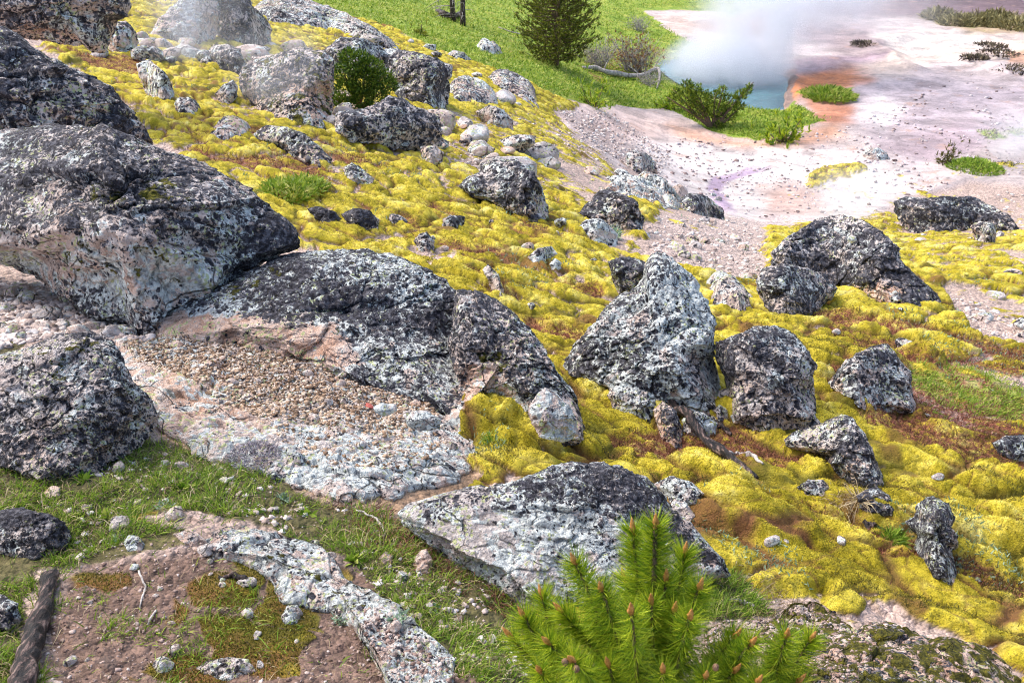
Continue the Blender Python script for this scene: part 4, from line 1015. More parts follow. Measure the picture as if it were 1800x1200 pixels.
rock('stone', 'tiny rounded grey stone just below that flat grey stone in moss', [(966,464),(976,454),(988,462),(986,474),(970,474)], cat=S_, t=.9, dark=.15, level=4, white=.8)
rock('stone', 'grey rock nub at the top edge of the split boulder', [(726,424),(734,412),(750,406),(764,424),(760,442),(738,440)], cat=S_, t=.8, dark=.35, level=5)
rock('stone', 'dark tapering rock at the upper right edge of the split boulder', [(848,474),(858,462),(872,478),(884,508),(880,522),(864,506)], cat=S_, t=.8, dark=.4, level=5, tan=.4)
rock('stone', 'white stone lying on top of the great tilted boulder', [(1488,420),(1496,413),(1506,416),(1506,424),(1494,427)], cat=S_, t=.8, dark=0, level=4, white=.8, depth=9.75)

#PART3
# ------------------------------------------------------------------ generic growers
def norm(a):
    return a / (np.linalg.norm(a, axis=-1, keepdims=True) + 1e-9)
def blade_geo(P, D, Ln, Wd, droop=.3, side=None):
    """tapered two-segment blades: P roots, D directions, Ln lengths, Wd widths"""
    n_ = len(P); D = norm(D)
    if side is None: side = rng.normal(size=(n_, 3))
    S = norm(np.cross(D, side)) * (Wd[:, None] * .5)
    dn = np.array([0, 0, -1.0])
    m = P + D * (Ln * .55)[:, None] + dn * (Ln * droop * .18)[:, None]
    t_ = P + D * Ln[:, None] + dn * (Ln * droop * .6)[:, None]
    V_ = np.stack([P - S, P + S, m + S * .8, m - S * .8, t_], 1).reshape(-1, 3)
    b_ = np.arange(n_)[:, None] * 5
    return V_, [b_ + np.array([[0, 1, 2, 3]]), b_ + np.array([[3, 2, 4]])]
def blades(name, P, D, Ln, Wd, mat, droop=.3, parent=None, loc=None, cid=None):
    V_, F_ = blade_geo(P, D, Ln, Wd, droop)
    return mesh(name, V_, F_, mat, False, loc=loc, parent=parent, attrs=None if cid is None else {'cid': np.repeat(np.stack([cid, cid, cid], 1), 5, 0)})
def tube_geo(path, rad, sides=8, rough=0.0, seed=0):
    path = np.asarray(path, float); n_ = len(path); rad = np.broadcast_to(rad, (n_,))
    T_ = norm(np.gradient(path, axis=0)); ref = np.array([0.3, 0.2, 1.0]) if abs(T_[0, 2]) < .8 else np.array([1.0, .2, 0])
    Aa = norm(np.cross(T_, ref)); Bb = np.cross(T_, Aa)
    th_ = np.linspace(0, 2 * math.pi, sides, endpoint=False)
    rr_ = rad[:, None] * (1 + rough * n2(np.arange(n_)[:, None] * .45 + seed, np.cos(th_)[None] * 1.7 + seed + np.sin(th_)[None]) )
    V_ = path[:, None] + rr_[..., None] * (np.cos(th_)[None, :, None] * Aa[:, None] + np.sin(th_)[None, :, None] * Bb[:, None])
    i_ = np.arange(n_ - 1)[:, None] * sides; j_ = np.arange(sides)[None]
    F_ = np.stack([i_ + j_, i_ + (j_ + 1) % sides, i_ + sides + (j_ + 1) % sides, i_ + sides + j_], -1).reshape(-1, 4)
    caps = [np.arange(sides)[None, ::-1], (n_ - 1) * sides + np.arange(sides)[None]]
    V_ = V_.reshape(-1, 3)
    a_, b_, c_ = V_[F_[0, 0]], V_[F_[0, 1]], V_[F_[0, 2]]
    if np.dot(np.cross(b_ - a_, c_ - a_), a_ - path[0]) < 0:      # faces must look outwards
        F_ = F_[:, ::-1]; caps = [c[:, ::-1] for c in caps]
    return V_, F_, caps
def join(parts):
    """parts: list of (V, [faces...])"""
    Vs, by = [], {}; off = 0
    for V_, Fs in parts:
        Vs.append(V_)
        for f_ in Fs:
            if len(f_): by.setdefault(f_.shape[1], []).append(f_ + off)
        off += len(V_)
    return np.concatenate(Vs), [np.concatenate(x) for x in by.values()]
def tubes(name, paths, mat, parent=None, loc=None, sides=7, rough=0.0):
    ps = []
    for i_, (pt, rd) in enumerate(paths):
        V_, F_, caps = tube_geo(pt, rd, sides, rough, i_ * 3.3); ps.append((V_, [F_] + caps))
    V_, F_ = join(ps)
    return mesh(name, V_, F_, mat, True, parent=parent, loc=loc)
def smooth_path(pts, n_=24, wob=0.0, seed=0):
    pts = np.asarray(pts, float); t_ = np.linspace(0, len(pts) - 1, n_)
    # catmull-rom
    Pp = np.concatenate([[2 * pts[0] - pts[1]], pts, [2 * pts[-1] - pts[-2]]])
    i_ = np.minimum(t_.astype(int), len(pts) - 2); f_ = (t_ - i_)[:, None]
    a_, b_, c_, d_ = Pp[i_], Pp[i_ + 1], Pp[i_ + 2], Pp[i_ + 3]
    r_ = .5 * ((2 * b_) + (-a_ + c_) * f_ + (2 * a_ - 5 * b_ + 4 * c_ - d_) * f_ ** 2 + (-a_ + 3 * b_ - 3 * c_ + d_) * f_ ** 3)
    if wob:
        for k_ in range(3): r_[:, k_] += wob * n2(t_ * 3 + seed, t_ * 0 + k_ * 9.0)
    return r_
def px_in(poly, n_, seed=None):
    poly = np.asarray(poly, float); lo, hi = poly.min(0), poly.max(0); out = []
    tot = 0
    while tot < n_:
        q_ = lo + (hi - lo) * rng.random((n_ * 2, 2)); m_ = poly_sd(q_[:, 0], q_[:, 1], poly) > 0
        out.append(q_[m_]); tot += m_.sum()
    return np.concatenate(out)[:n_]
def land(q_):
    return on_ground(q_[:, 0], q_[:, 1])
def fieldv(F_, P_):
    return sample(F_, P_[:, 0], P_[:, 1])
def rdir(n_, up=1.0, spread=.6, lean=(0, 0, 0)):
    return norm(rng.normal(size=(n_, 3)) * spread + np.array([0, 0, up]) + np.array(lean))
LB = {}
for o_, Wd_, f_ in ROCKS['all']:
    if any(k_ in o_['label'] for k_ in ('pale cracked slab', 'bedrock rim curving', 'mossy pink bedrock')):
        LB[o_['label'][:12]] = BVHTree.FromPolygons(Wd_.tolist(), f_.tolist())
def surf(q_):
    """points on the slabs where they cover the land, else on the land"""
    P_ = land(q_); N_ = np.tile(np.array([0, 0, 1.0]), (len(P_), 1))
    for bv in LB.values():
        for i_ in range(len(P_)):
            h_ = bv.ray_cast(Vector((P_[i_, 0], P_[i_, 1], P_[i_, 2] + 1.2)), Vector((0, 0, -1)), 1.4)
            if h_[0] is not None and h_[0].z > P_[i_, 2]:
                P_[i_, 2] = h_[0].z
    return P_

# ------------------------------------------------------------------ hot spring
zp = ZC + ZB - .10
pp = np.array(POOL, float)
cpx = pp.mean(0)
ring = cpx + (pp - cpx) * 1.12
us_, ss_ = pix_us(ring[:, 0], ring[:, 1]); yw = (zp - ZC) / ss_
Vw = np.stack([us_ * yw, yw, np.full(len(yw), zp)], 1)
Vw = smooth_path(np.concatenate([Vw, Vw[:1]]), 60)[:-1]
k = N("spring_water")
nzw = k.noise(k.n("NewGeometry").outputs['Position'], .5, 3)
k.bsdf(k.ramp(nzw, [(.35, (.02, .075, .10)), (.65, (.07, .19, .22))]), .12, k.bump(k.noise(k.n("NewGeometry").outputs['Position'], 5, 3), .25, .03), .5)
water = mesh("water", Vw, np.arange(len(Vw))[None], k.m, False)
tag(water, kind='structure')

# ------------------------------------------------------------------ gravel and loose stones
def pebbles(name, P_, size, mat, flat=.6, label=None, parent=None):
    v_, f_ = get_ico(1); n_ = len(P_)
    sc_ = size[:, None, None] * (0.6 + .8 * rng.random((n_, 1, 3))) * np.array([1, 1, flat])
    V_ = v_[None] * (1 + .28 * rng.normal(size=(n_, len(v_), 1))) * sc_
    an = rng.random(n_) * 6.28; ca_, sa_ = np.cos(an)[:, None], np.sin(an)[:, None]
    V_ = np.stack([V_[..., 0] * ca_ - V_[..., 1] * sa_, V_[..., 0] * sa_ + V_[..., 1] * ca_, V_[..., 2]], -1) + P_[:, None] + np.array([0, 0, 1]) * size[:, None, None] * flat * .25
    F_ = (np.arange(n_)[:, None, None] * len(v_) + f_[None]).reshape(-1, 3)
    o = mesh(name, V_.reshape(-1, 3), F_, mat, False)
    return tag(o, kind='stuff', label=label, cat='gravel')
gp = [(225,612),(300,590),(420,598),(560,632),(690,668),(755,712),(770,745),(700,790),(560,760),(440,740),(330,690),(240,650)]
q_ = np.concatenate([px_in(gp, 7500), px_in([(440,740),(560,690),(770,730),(800,800),(700,850),(540,830)], 1100)])
P_ = surf(q_)
pebbles("gravel", P_, .003 + .0085 * rng.random(len(P_)) ** 2.4, PEB, label='brown and cream gravel strewn over the pale cracked slab')
q_ = px_in([(240,625),(330,600),(420,604),(560,640),(690,676),(750,712),(760,740),(700,770),(560,735),(440,710),(330,670),(260,650)], 7000); P_ = surf(q_)
pebbles("soil_crumbs", P_, .002 + .005 * rng.random(len(P_)) ** 2, simple("soil_crumb", [(.15, (.035, .02, .012)), (.5, (.10, .055, .03)), (.9, (.22, .13, .07))], 30, .9, .4, .004, island=True), label='brown soil crumbs between the gravel on the cracked slab')
q_ = np.concatenate([px_in([(120,960),(350,955),(480,1000),(640,1090),(800,1200),(60,1250)], 2400), px_in([(640,1080),(820,1180),(960,1200),(900,1260),(640,1230)], 900),
                     px_in([(1200,1100),(1400,1075),(1560,1130),(1500,1230),(1200,1230)], 1600)])
P_ = surf(q_); m_ = fieldv(moss, P_) < .5; P_ = P_[m_]
pebbles("gravel", P_, .0012 + .0062 * rng.random(len(P_)) ** 3.2, GRIT, label='pinkish grit covering the bare dirt along the bottom')
q_ = px_in([(-60,470),(100,500),(200,530),(300,556),(320,575),(250,610),(150,590),(0,615),(-60,600)], 2600)
P_ = surf(q_)
pebbles("scree", P_, .010 + .026 * rng.random(len(P_)) ** 2.4, PEBP, flat=.45, label='pale pink angular scree below the biggest boulder')
q_ = np.concatenate([px_in([(1120,380),(1330,395),(1360,450),(1320,520),(1250,480),(1140,440)], 1000), px_in([(1500,390),(1800,330),(1800,420),(1560,400)], 500), px_in([(1640,500),(1800,560),(1800,620),(1690,580)], 300), px_in([(780,250),(900,270),(1060,420),(960,380),(800,300)], 900), px_in([(880,160),(1080,260),(1090,300),(900,240)], 600), px_in([(960,190),(1080,200),(1180,280),(1150,320),(1050,260)], 1500)])
P_ = land(q_); m_ = fieldv(moss, P_) < .4; P_ = P_[m_]
pebbles("gravel", P_, (.006 + .03 * rng.random(len(P_)) ** 3) * (P_[:, 1] / 12) ** .6, PEBP, label='scattered pale rubble on the bare soil between moss and sinter')
q_ = px_in([(1110,265),(1240,240),(1500,225),(1700,120),(1900,80),(1900,330),(1600,350),(1500,392),(1290,384),(1180,330)], 4200)
P_ = land(q_); m_ = (fieldv(basin, P_) > .6) & (f2(P_[:, 0] * .5, P_[:, 1] * .3, 341, 3) + .25 * rng.normal(size=len(P_)) > .0); P_ = P_[m_]
pebbles("sinter_rubble", P_, (.012 + .055 * rng.random(len(P_)) ** 3) * (P_[:, 1] / 30) ** .5, simple("sinter_chip", [(.15, (.09, .06, .06)), (.35, (.30, .22, .21)), (.6, (.52, .44, .44)), (.9, (.72, .66, .66))], 10, .85, .4, .01, island=True), label='dark and pale chips strewn over the white sinter')
# stones one can count: six shapes, copied
STV = []
for i_ in range(9):
    v_, f_ = get_ico(3 if i_ < 6 else 4)
    rs = np.random.default_rng(900 + i_); rr_ = np.ones(len(v_))
    for _ in range(11):
        nn = rs.normal(size=3); nn /= np.linalg.norm(nn); rr_ = np.minimum(rr_, np.where(v_ @ nn > 0, rs.uniform(.62, .95) / np.maximum(v_ @ nn, 1e-3), 9))
    V_ = v_ * rr_[:, None] * np.array([1, rs.uniform(.6, .9), rs.uniform(.4, .75)]) * (1 + .06 * f3(v_, 3, 800 + i_, 3)[:, None])
    me_o = mesh("stone", V_, f_, ROCK, False, {"lk": np.tile(np.array([[.02 + .03 * (i_ % 3) if i_ < 6 else .36 + .07 * (i_ % 3), [.05, .45, 1.0][i_ % 3] * (1 if i_ < 6 else .5), 0, .25 if i_ < 6 else .6]]), (len(v_), 1))})
    STV.append(me_o.data); bpy.data.objects.remove(me_o)
def stones(q_, smin, smax, label, group, vs=(0, 1, 2, 3, 4, 5), pw=2.0, speck=1.0):
    P_ = surf(q_)
    cw = ['whitish', 'pinkish', 'tan', 'whitish', 'pinkish', 'tan', 'grey', 'grey', 'dark grey']
    for p_ in P_:
        vi = vs[rng.integers(len(vs))]; o = bpy.data.objects.new("stone", STV[vi])
        tz = rng.random() ** pw; s_ = smin + (smax - smin) * tz
        o.scale = (s_, s_ * rng.uniform(.8, 1.1), s_ * rng.uniform(.8, 1.1)); o.rotation_euler = (rng.uniform(-.3, .3), rng.uniform(-.3, .3), rng.uniform(0, 6.28))
        o.location = (p_[0], p_[1], p_[2] + s_ * .18); o["speck"] = 1.25 * s_ * float(np.clip(3.4 / p_[1], .2, 1.1)) ** .8
        COL.objects.link(o); tag(o, label if group is None else ('small ' if tz < .12 else 'bigger ' if tz > .5 else 'middling ') + cw[vi] + ' ' + label, 'stone', group)
stones(px_in(gp, 28), .016, .045, 'loose pebble on the slab gravel', 'larger pebbles on the cracked slab', (1, 2, 4, 5), 2)
stones(px_in([(440,760),(560,720),(790,750),(815,820),(700,866),(540,846)], 12), .02, .05, 'rock chip on the lower cracked slab', 'chips on the lower slab', (0, 1, 3), 1.5)
stones(px_in([(-20,480),(100,505),(200,535),(300,560),(310,578),(220,600),(60,600),(-20,600)], 34), .04, .10, 'scree plate below the biggest boulder', 'scree plates under the biggest boulder', (0, 1, 3, 4), 1.6)
stones(px_in([(140,960),(350,960),(560,1010),(760,1150),(860,1190),(300,1190),(80,1190)], 26), .010, .040, 'pebble on dirt at the bottom left', 'pebbles on the bottom dirt', (0, 1, 3, 4), 2)
stones(px_in([(1130,385),(1330,400),(1350,450),(1300,500),(1180,450)], 22), .05, .13, 'rubble stone behind the tall pale boulder', 'rubble behind the tall boulder', (0, 1, 3, 4), 2)
stones(px_in([(1160,700),(1330,730),(1370,770),(1220,790)], 13), .03, .07, 'stone heaped under the two touching boulders', 'stones heaped under the touching boulders', (0, 1, 3), 1.5)
stones(px_in([(255,75),(300,60),(330,90),(300,110),(250,95),(180,90)], 14), .10, .28, 'rubble block in the heap under the steam-veiled boulder', 'rubble under the steam-veiled boulder', (1, 4), 1.5)
stones(px_in([(620,200),(1000,260),(1080,340),(980,380),(780,300)], 10), .08, .26, 'stone half sunk high on the slope', 'small stones high on the slope', (2, 5, 0), 1.5)
stones(px_in([(1560,370),(1800,400),(1800,600),(1700,560)], 10), .05, .14, 'stone among the moss mats at right', 'small stones among the right moss mats', (0, 1, 4), 1.6)
stones(px_in([(1240,860),(1800,800),(1800,1100),(1560,1040),(1280,990)], 8), .015, .045, 'tiny stone showing through the near yellow moss', 'white stones in the near moss', (0, 1, 3), 1.5)
stones(px_in([(120,90),(250,115),(420,130),(600,230),(900,330),(960,280),(800,200),(660,250),(500,80),(300,110)], 40), .14, .50, 'rough stone bedded on the upper left slope', 'bedded stones on the upper left slope', (6, 7, 8, 0, 1), 1.5)
stones(px_in([(560,400),(800,330),(1060,420),(1080,560),(960,640),(800,480)], 12), .05, .16, 'stone bedded left of the tall pale boulder', 'bedded stones left of the tall boulder', (6, 7, 8, 1), 2.0)
stones(px_in([(1330,480),(1700,600),(1800,760),(1480,740),(1440,600)], 7), .03, .10, 'stone sunk in moss around the pyramid-shaped boulder', 'sunk stones round the pyramid boulder', (6, 7, 1), 2.0)
stones(px_in([(480,10),(700,60),(900,150),(1000,200),(880,190),(700,110)], 20), .10, .45, 'low stone along the moss border of the meadow', 'stones on the meadow border', (6, 7, 8, 0), 2.0)
stones(px_in([(1060,300),(1280,340),(1290,400),(1080,330)], 15), .08, .35, 'stone at the broken edge of the white sinter', 'stones at the sinter edge', (6, 7, 0, 1), 2.0)
stones(px_in([(40,830),(300,800),(560,890),(640,960),(820,1090),(700,1080),(480,930),(200,950)], 14), .015, .05, 'stone lying in the front grass', 'stones in the front grass', (0, 1, 3, 4), 2.0)
stones(np.array([(650, 738)]), .03, .031, 'red stone on the gravel right of the flat white stone', None, (2,), 1)
RED = simple("red_stone", [(.3, (.30, .05, .04)), (.6, (.50, .14, .11)), (.8, (.6, .3, .26))], 40, .8, .5, .005)
ro = [o for o in COL.objects if o.get('label', '').startswith('red stone')][0]
ro.data = ro.data.copy(); ro.data.materials.clear(); ro.data.materials.append(RED)

# ------------------------------------------------------------------ grass
NG = [(-120,790),(60,822),(200,800),(280,762),(380,790),(520,866),(700,905),(800,990),(940,1066),(1040,1110),(1100,1260),(880,1260),(800,1190),(700,1085),(600,975),(480,935),(330,935),(170,965),(90,1010),(110,1260),(-120,1260)]
def grassfield(q_, fld, thr, lmin, lmax, wd, mat, name, label, lean=(.35, -.2, 0), spread=.55, droop=.5, cat='grass', surf_=False, up=1.0):
    P_ = land(q_); m_ = (fieldv(fld, P_) + .25 * rng.normal(size=len(P_)) > thr) & (f2(P_[:, 0] * 7, P_[:, 1] * 7, 205, 3) * (P_[:, 1] < 8) + .5 * rng.random(len(P_)) > .02 * (P_[:, 1] < 8)); P_ = P_[m_]
    # gather into tufts
    n_ = len(P_); tn = f2(P_[:, 0] * 9, P_[:, 1] * 9, 201, 2)
    L_ = (lmin + (lmax - lmin) * rng.random(n_)) * (1 + .6 * tn)
    D_ = rdir(n_, up, spread, lean) + .5 * np.stack([f2(P_[:, 0] * 5, P_[:, 1] * 5, 203, 2), f2(P_[:, 0] * 5, P_[:, 1] * 5, 207, 2), np.zeros(n_)], 1)
    P_[:, 2] -= .004
    o = blades(name, P_, D_, L_, wd * (.6 + .8 * rng.random(n_)), mat, droop)
    return tag(o, label, cat, kind='stuff')
grassfield(px_in(NG, 38000), grn, .40, .02, .085, .0032, G_GRASS, "grass", 'short green grass in the hollow between the front boulders')
grassfield(px_in(NG, 15000), grn, .3, .04, .13, .0026, G_STRAW, "dry_grass", 'tangled straw-coloured dead grass among the green in front', spread=.9, droop=.9, up=.45)
grassfield(px_in([(560,890),(700,900),(800,985),(940,1060),(960,1100),(820,1050),(640,960)], 4200), grn, .2, .05, .14, .0024, G_HEATH, "dead_stems", 'matted brown dead stems under the white boulder', spread=.9, droop=1.2, up=.3)
grassfield(px_in([(100,960),(380,960),(560,1010),(900,1190),(60,1250)], 4200), 1 - grn, .3, .03, .09, .0016, G_STRAW, "dry_grass", 'loose straw blades over the bottom dirt', spread=1.0, droop=.8, up=.3)
q_ = px_in(NG, 2600); P_ = land(q_); P_ = P_[f2(P_[:, 0] * 4, P_[:, 1] * 4, 351, 3) > .02]
pebbles('gravel', P_, .003 + .012 * rng.random(len(P_)) ** 3, PEBP, label='pale grit between the grass in front')
tgr = sm(f2(XX * 5, YY * 5, 331, 2), .12, .30) * (1 - grn) * (1 - basin)
grassfield(px_in([(0,940),(380,940),(480,1000),(640,1100),(860,1200),(0,1260)], 9500), tgr, .4, .02, .075, .003, G_GRASS, "grass", 'sparse green tufts on the bottom left dirt')
grassfield(px_in([(1230,980),(1330,1010),(1480,1090),(1250,1110)], 1500), tgr * 0 + 1, .5, .02, .08, .0026, G_STRAW, "dry_grass", 'straw tufts beside the bottom right outcrop', spread=.9)
grassfield(px_in([(p[0], p[1]) for p in MEADOW], 70000), grn, .4, .08, .22, .032, M_GRASS, "meadow_grass", 'green meadow grass above the thermal basin', lean=(.2, 0, 0))
grassfield(px_in([(1560,690),(1610,640),(1700,640),(1900,720),(1900,800),(1740,770),(1640,760)], 9000), grn, .35, .03, .09, .007, M_GRASS, "herbs", 'green herbs on the slope at the right edge')
grassfield(px_in([(1230,1000),(1290,1000),(1360,1080),(1200,1100)], 2200), grn, .3, .03, .10, .003, G_GRASS, "grass", 'grass tuft between the pine sapling and the bottom right outcrop')
grassfield(px_in([(1720,225),(1900,225),(1900,320),(1670,312),(1670,290)], 5000), grn + moss, .5, .08, .16, .025, G_OLIVE, "herbs", 'olive herbs on the far flat at the right edge')
# reddish heath and dark sprigs on the moss
def sprigs(q_, fld, thr, lmin, lmax, wd, mat, name, label, cat):
    P_ = land(q_); fv = fieldv(fld, P_); m_ = fv + .15 * rng.normal(size=len(P_)) > thr; P_ = P_[m_]; n_ = len(P_)
    sc_ = (P_[:, 1] / 6) ** .5
    o = blades(name, P_, rdir(n_, 1, .6, (.1, -.1, 0)), (lmin + (lmax - lmin) * rng.random(n_)) * sc_, wd * sc_ * (.6 + .8 * rng.random(n_)), mat, .2)
    return tag(o, label, cat, kind='stuff')
SLOPE = [(100,80),(480,60),(780,150),(1000,200),(1100,330),(1300,420),(1800,420),(1800,1180),(1300,1000),(1000,800),(840,860),(800,700),(520,420),(280,250)]
sprigs(px_in(SLOPE, 170000), brn * (1 - grn * .6), .45, .02, .06, .0035, G_HEATH, "brown_heath", 'reddish brown dry buckwheat mats among the yellow moss', 'ground cover')
kk = N("moss_fuzz"); pz = kk.n("NewGeometry")
kv = kk.math('ADD', kk.math('MULTIPLY', pz.outputs['Random Per Island'], .22), kk.math('MULTIPLY', kk.noise(pz.outputs['Position'], 3.2, 5, .6), .78))
kv = kk.math('ADD', kv, kk.math('MULTIPLY', kk.math('SUBTRACT', kk.sep(kk.attr('cid').outputs['Color'])[0], .5), .10))
kc = kk.ramp(kv, [(.32, (.13, .11, .010)), (.42, (.34, .28, .012)), (.50, (.55, .45, .035)), (.57, (.69, .58, .08)), (.66, (.80, .72, .24))])
kb = kk.bsdf(kc, .85); kt = kk.n("BsdfTranslucent", {0: kc}); km = kk.n("MixShader", {0: .15, 1: kb.outputs[0], 2: kt.outputs[0]}); kk.t.links.new(km.outputs[0], kk.out.inputs[0])
G_MOSS = kk.m
q_ = np.concatenate([px_in([(790,640),(1000,660),(1300,720),(1500,860),(1900,860),(1900,1180),(1560,1060),(1250,980),(1160,850),(980,800),(820,860)], 120000), px_in([(1330,520),(1900,640),(1900,860),(1500,860),(1440,720)], 40000), px_in([(540,260),(1060,440),(980,680),(540,400)], 40000)])
P_ = land(q_); m_ = (fieldv(moss, P_) > .5) & (fieldv(crev, P_) + .5 * rng.random(len(P_)) < .8) & (fieldv(brn, P_) + .3 * rng.random(len(P_)) < .5); P_ = P_[m_]; n_ = len(P_); P_[:, 2] -= .003
o = blades("moss", P_, rdir(n_, 1, .7, (.1, -.3, 0)), (.007 + .009 * rng.random(n_)) * (P_[:, 1] / 4) ** .6, .0032 * (P_[:, 1] / 4) ** .7 * (.6 + .8 * rng.random(n_)), G_MOSS, .1, cid=fieldv(IDa, P_))
tag(o, 'fuzzy yellow stems covering the moss cushions', 'moss', kind='stuff')
q_ = px_in([(290,990),(500,980),(560,1100),(540,1190),(300,1240),(130,1010),(260,960)], 30000)
P_ = land(q_); m_ = (fieldv(moss, P_) > .5); P_ = P_[m_]; n_ = len(P_); P_[:, 2] -= .002
o = blades("dark_moss", P_, rdir(n_, 1, .7), .005 + .009 * rng.random(n_), .0026 * (.6 + .8 * rng.random(n_)), simple("dark_moss_fuzz", [(.12, (.025, .028, .004)), (.4, (.085, .085, .008)), (.65, (.19, .18, .012)), (.92, (.42, .38, .03))], 3, .8, 0, island=True), .1)
tag(o, 'dark olive moss creeping over the bottom left dirt', 'moss', kind='stuff')
tuftn = sm(f2(XX * 2.2, YY * 3.4, 301, 4) + .25 * (crev - .3), .14, .30) * (moss > .4)
sprigs(px_in([(800,640),(1800,520),(1800,1180),(1300,1000),(1000,800),(840,860)], 70000), tuftn, .5, .02, .06, .0026, G_OLIVE, "moss_sprigs", 'dark olive sprigs standing in the near yellow moss', 'ground cover')
glau = sm(f2(XX * 1.3 + 40, YY * 1.1, 311, 3), .30, .44) * (1 - basin) * (1 - grn)
sprigs(px_in(SLOPE, 30000), glau, .5, .02, .045, .008, G_GLAUC, "grey_green_herbs", 'grey-green herbs dotted over the mossy slope', 'ground cover')

# ------------------------------------------------------------------ tufts and small plants one can point at
def tuft(px, py, name, label, cat, mat, n_, L_, W_, rad, group=None, spread=.6, droop=.3, dome_=.0, base_lift=0):
    c_ = surf(np.array([(px, py)], float))[0]; c_[2] += base_lift
    a_ = rng.random(n_) * 6.28; r_ = rad * np.sqrt(rng.random(n_))
    P_ = c_ + np.stack([np.cos(a_) * r_, np.sin(a_) * r_, dome_ * rad * (1 - (r_ / rad) ** 2) * rng.random(n_)], 1)
    D_ = rdir(n_, .9, spread) + .9 * (P_ - c_) / rad
    o = blades(name, P_, D_, L_ * (.5 + .7 * rng.random(n_)), W_ * (.6 + .8 * rng.random(n_)), mat, droop, loc=c_)
    return tag(o, label, cat, group)
tuft(945, 772, "leafy_herb", 'pale blue-green leafy herb at the foot of the teardrop stone', 'plant', G_GLAUC, 260, .06, .012, .05)
tuft(1563, 965, "grass_tuft", 'bright green tuft beside the black wood stub in near moss', 'grass tuft', G_GRASS, 420, .07, .006, .05)
tuft(870, 800, "grass_tuft", 'small green tuft on moss left of the leafy herb', 'grass tuft', G_GRASS, 200, .05, .004, .06)
tuft(1065, 420, "grey_herb", 'grey-green herb clump on the lumpy rock in the middle cluster', 'plant', G_GLAUC, 300, .12, .02, .16)
tuft(1470, 912, "dry_tuft", 'arching dry straw tuft in near moss below the small dark stone', 'grass tuft', G_STRAW, 110, .16, .0035, .05, spread=.9, droop=.9)
tuft(1500, 920, "dry_tuft", 'second straw tuft bent to the right beside the arching one', 'grass tuft', G_STRAW, 90, .15, .0035, .04, spread=.9, droop=.9)
tuft(450, 815, "lavender_mat", 'greyish lavender cushion plant at the lower rim of the cracked slab', 'plant', simple("lavender_leaf", [(.2, (.12, .10, .12)), (.5, (.30, .27, .30)), (.8, (.5, .47, .5))], 3, .8, 0, island=True), 900, .022, .004, .11, dome_=.3)
tuft(500, 350, "herb_cushion", 'dark yellow-green leafy cushion on moss near the biggest boulder', 'plant', M_GRASS, 900, .10, .02, .32, dome_=.5)
tuft(535, 338, "herb_cushion", 'olive leafy cushion just right of the dark yellow-green one', 'plant', M_GRASS, 700, .10, .02, .26, dome_=.5)
tuft(1712, 300, "green_cushion", 'round fresh green cushion plant on the far flat at right', 'plant', G_GRASS, 1500, .14, .03, .85, dome_=.35)
tuft(1455, 172, "green_cushion", 'long green cushion on the orange bank beside the hot spring', 'plant', M_GRASS, 1800, .25, .05, 1.1, dome_=.3)
for i_, (x_, y_, lb_) in enumerate(((150, 850, 'just below the left flat-topped boulder'), (320, 862, 'in the middle of the front grass'), (440, 905, 'above the bedrock rim'), (620, 985, 'between rim and white boulder'), (180, 905, 'right of the half-buried blue-black boulder'), (700, 1060, 'low in the hollow right of the rim'), (540, 905, 'under the lip of the cracked slab'), (360, 830, 'beside the lavender cushion'))):
    tuft(x_, y_, "broadleaf_herb", 'broad-leaved green herb in grass ' + lb_, 'plant', G_GRASS, 26, .045, .016, .02, group='broad-leaved herbs in the front grass', spread=.9)
for i_, (x_, y_, lb_) in enumerate(((290, 895, 'in the middle of the front grass'), (495, 880, 'at the lower edge of the cracked slab'), (600, 1085, 'on the crest of the bedrock rim'), (760, 1070, 'in the hollow left of the pine sapling'), (700, 1110, 'at the right foot of the bedrock rim'), (215, 945, 'above the pale round stone'))):
    tuft(x_, y_, "silvery_herb", 'silvery green rosette herb ' + lb_, 'plant', G_GLAUC, 60, .025, .006, .03, group='silvery herbs in the front grass', spread=.9)
for (x_, y_, w_, lab) in ((1652, 34, 1.0, 'olive sagebrush at the left end of the far brush row'), (1684, 46, 1.1, 'brownish sagebrush second from the left in the far brush row'), (1722, 44, 1.2, 'rounded sagebrush in the middle of the far brush row'),
                          (1752, 38, 1.0, 'pale sagebrush right of the middle in the far brush row'), (1788, 52, 1.5, 'wide sagebrush at the right edge of the far brush row')):
    tuft(x_, y_, "sagebrush", lab, 'shrub', M_GRASS2, 700, .45, .07, w_, dome_=.5, group='sagebrush on the far flat')
for (x_, y_, w_, lab) in ((1520, 82, .7, 'lone low dark shrub on the pale terrace in front of the mud flat'), (1738, 88, .8, 'dark low shrub above the others by the orange pool at the right'), (1752, 104, .9, 'dark low shrub left of the small orange pool'),
                          (1786, 128, 1.0, 'dark low shrub at the right edge under the orange pool'), (1712, 112, .6, 'flat dark shrub farthest left of those near the orange pool')):
    tuft(x_, y_, "low_shrub", lab, 'shrub', simple("dark_twigs", [(.2, (.03, .02, .02)), (.5, (.10, .075, .05)), (.8, (.2, .17, .10))], 3, .8, 0, island=True), 260, .2, .06, w_, dome_=.2, group='dark shrubs on the sinter')

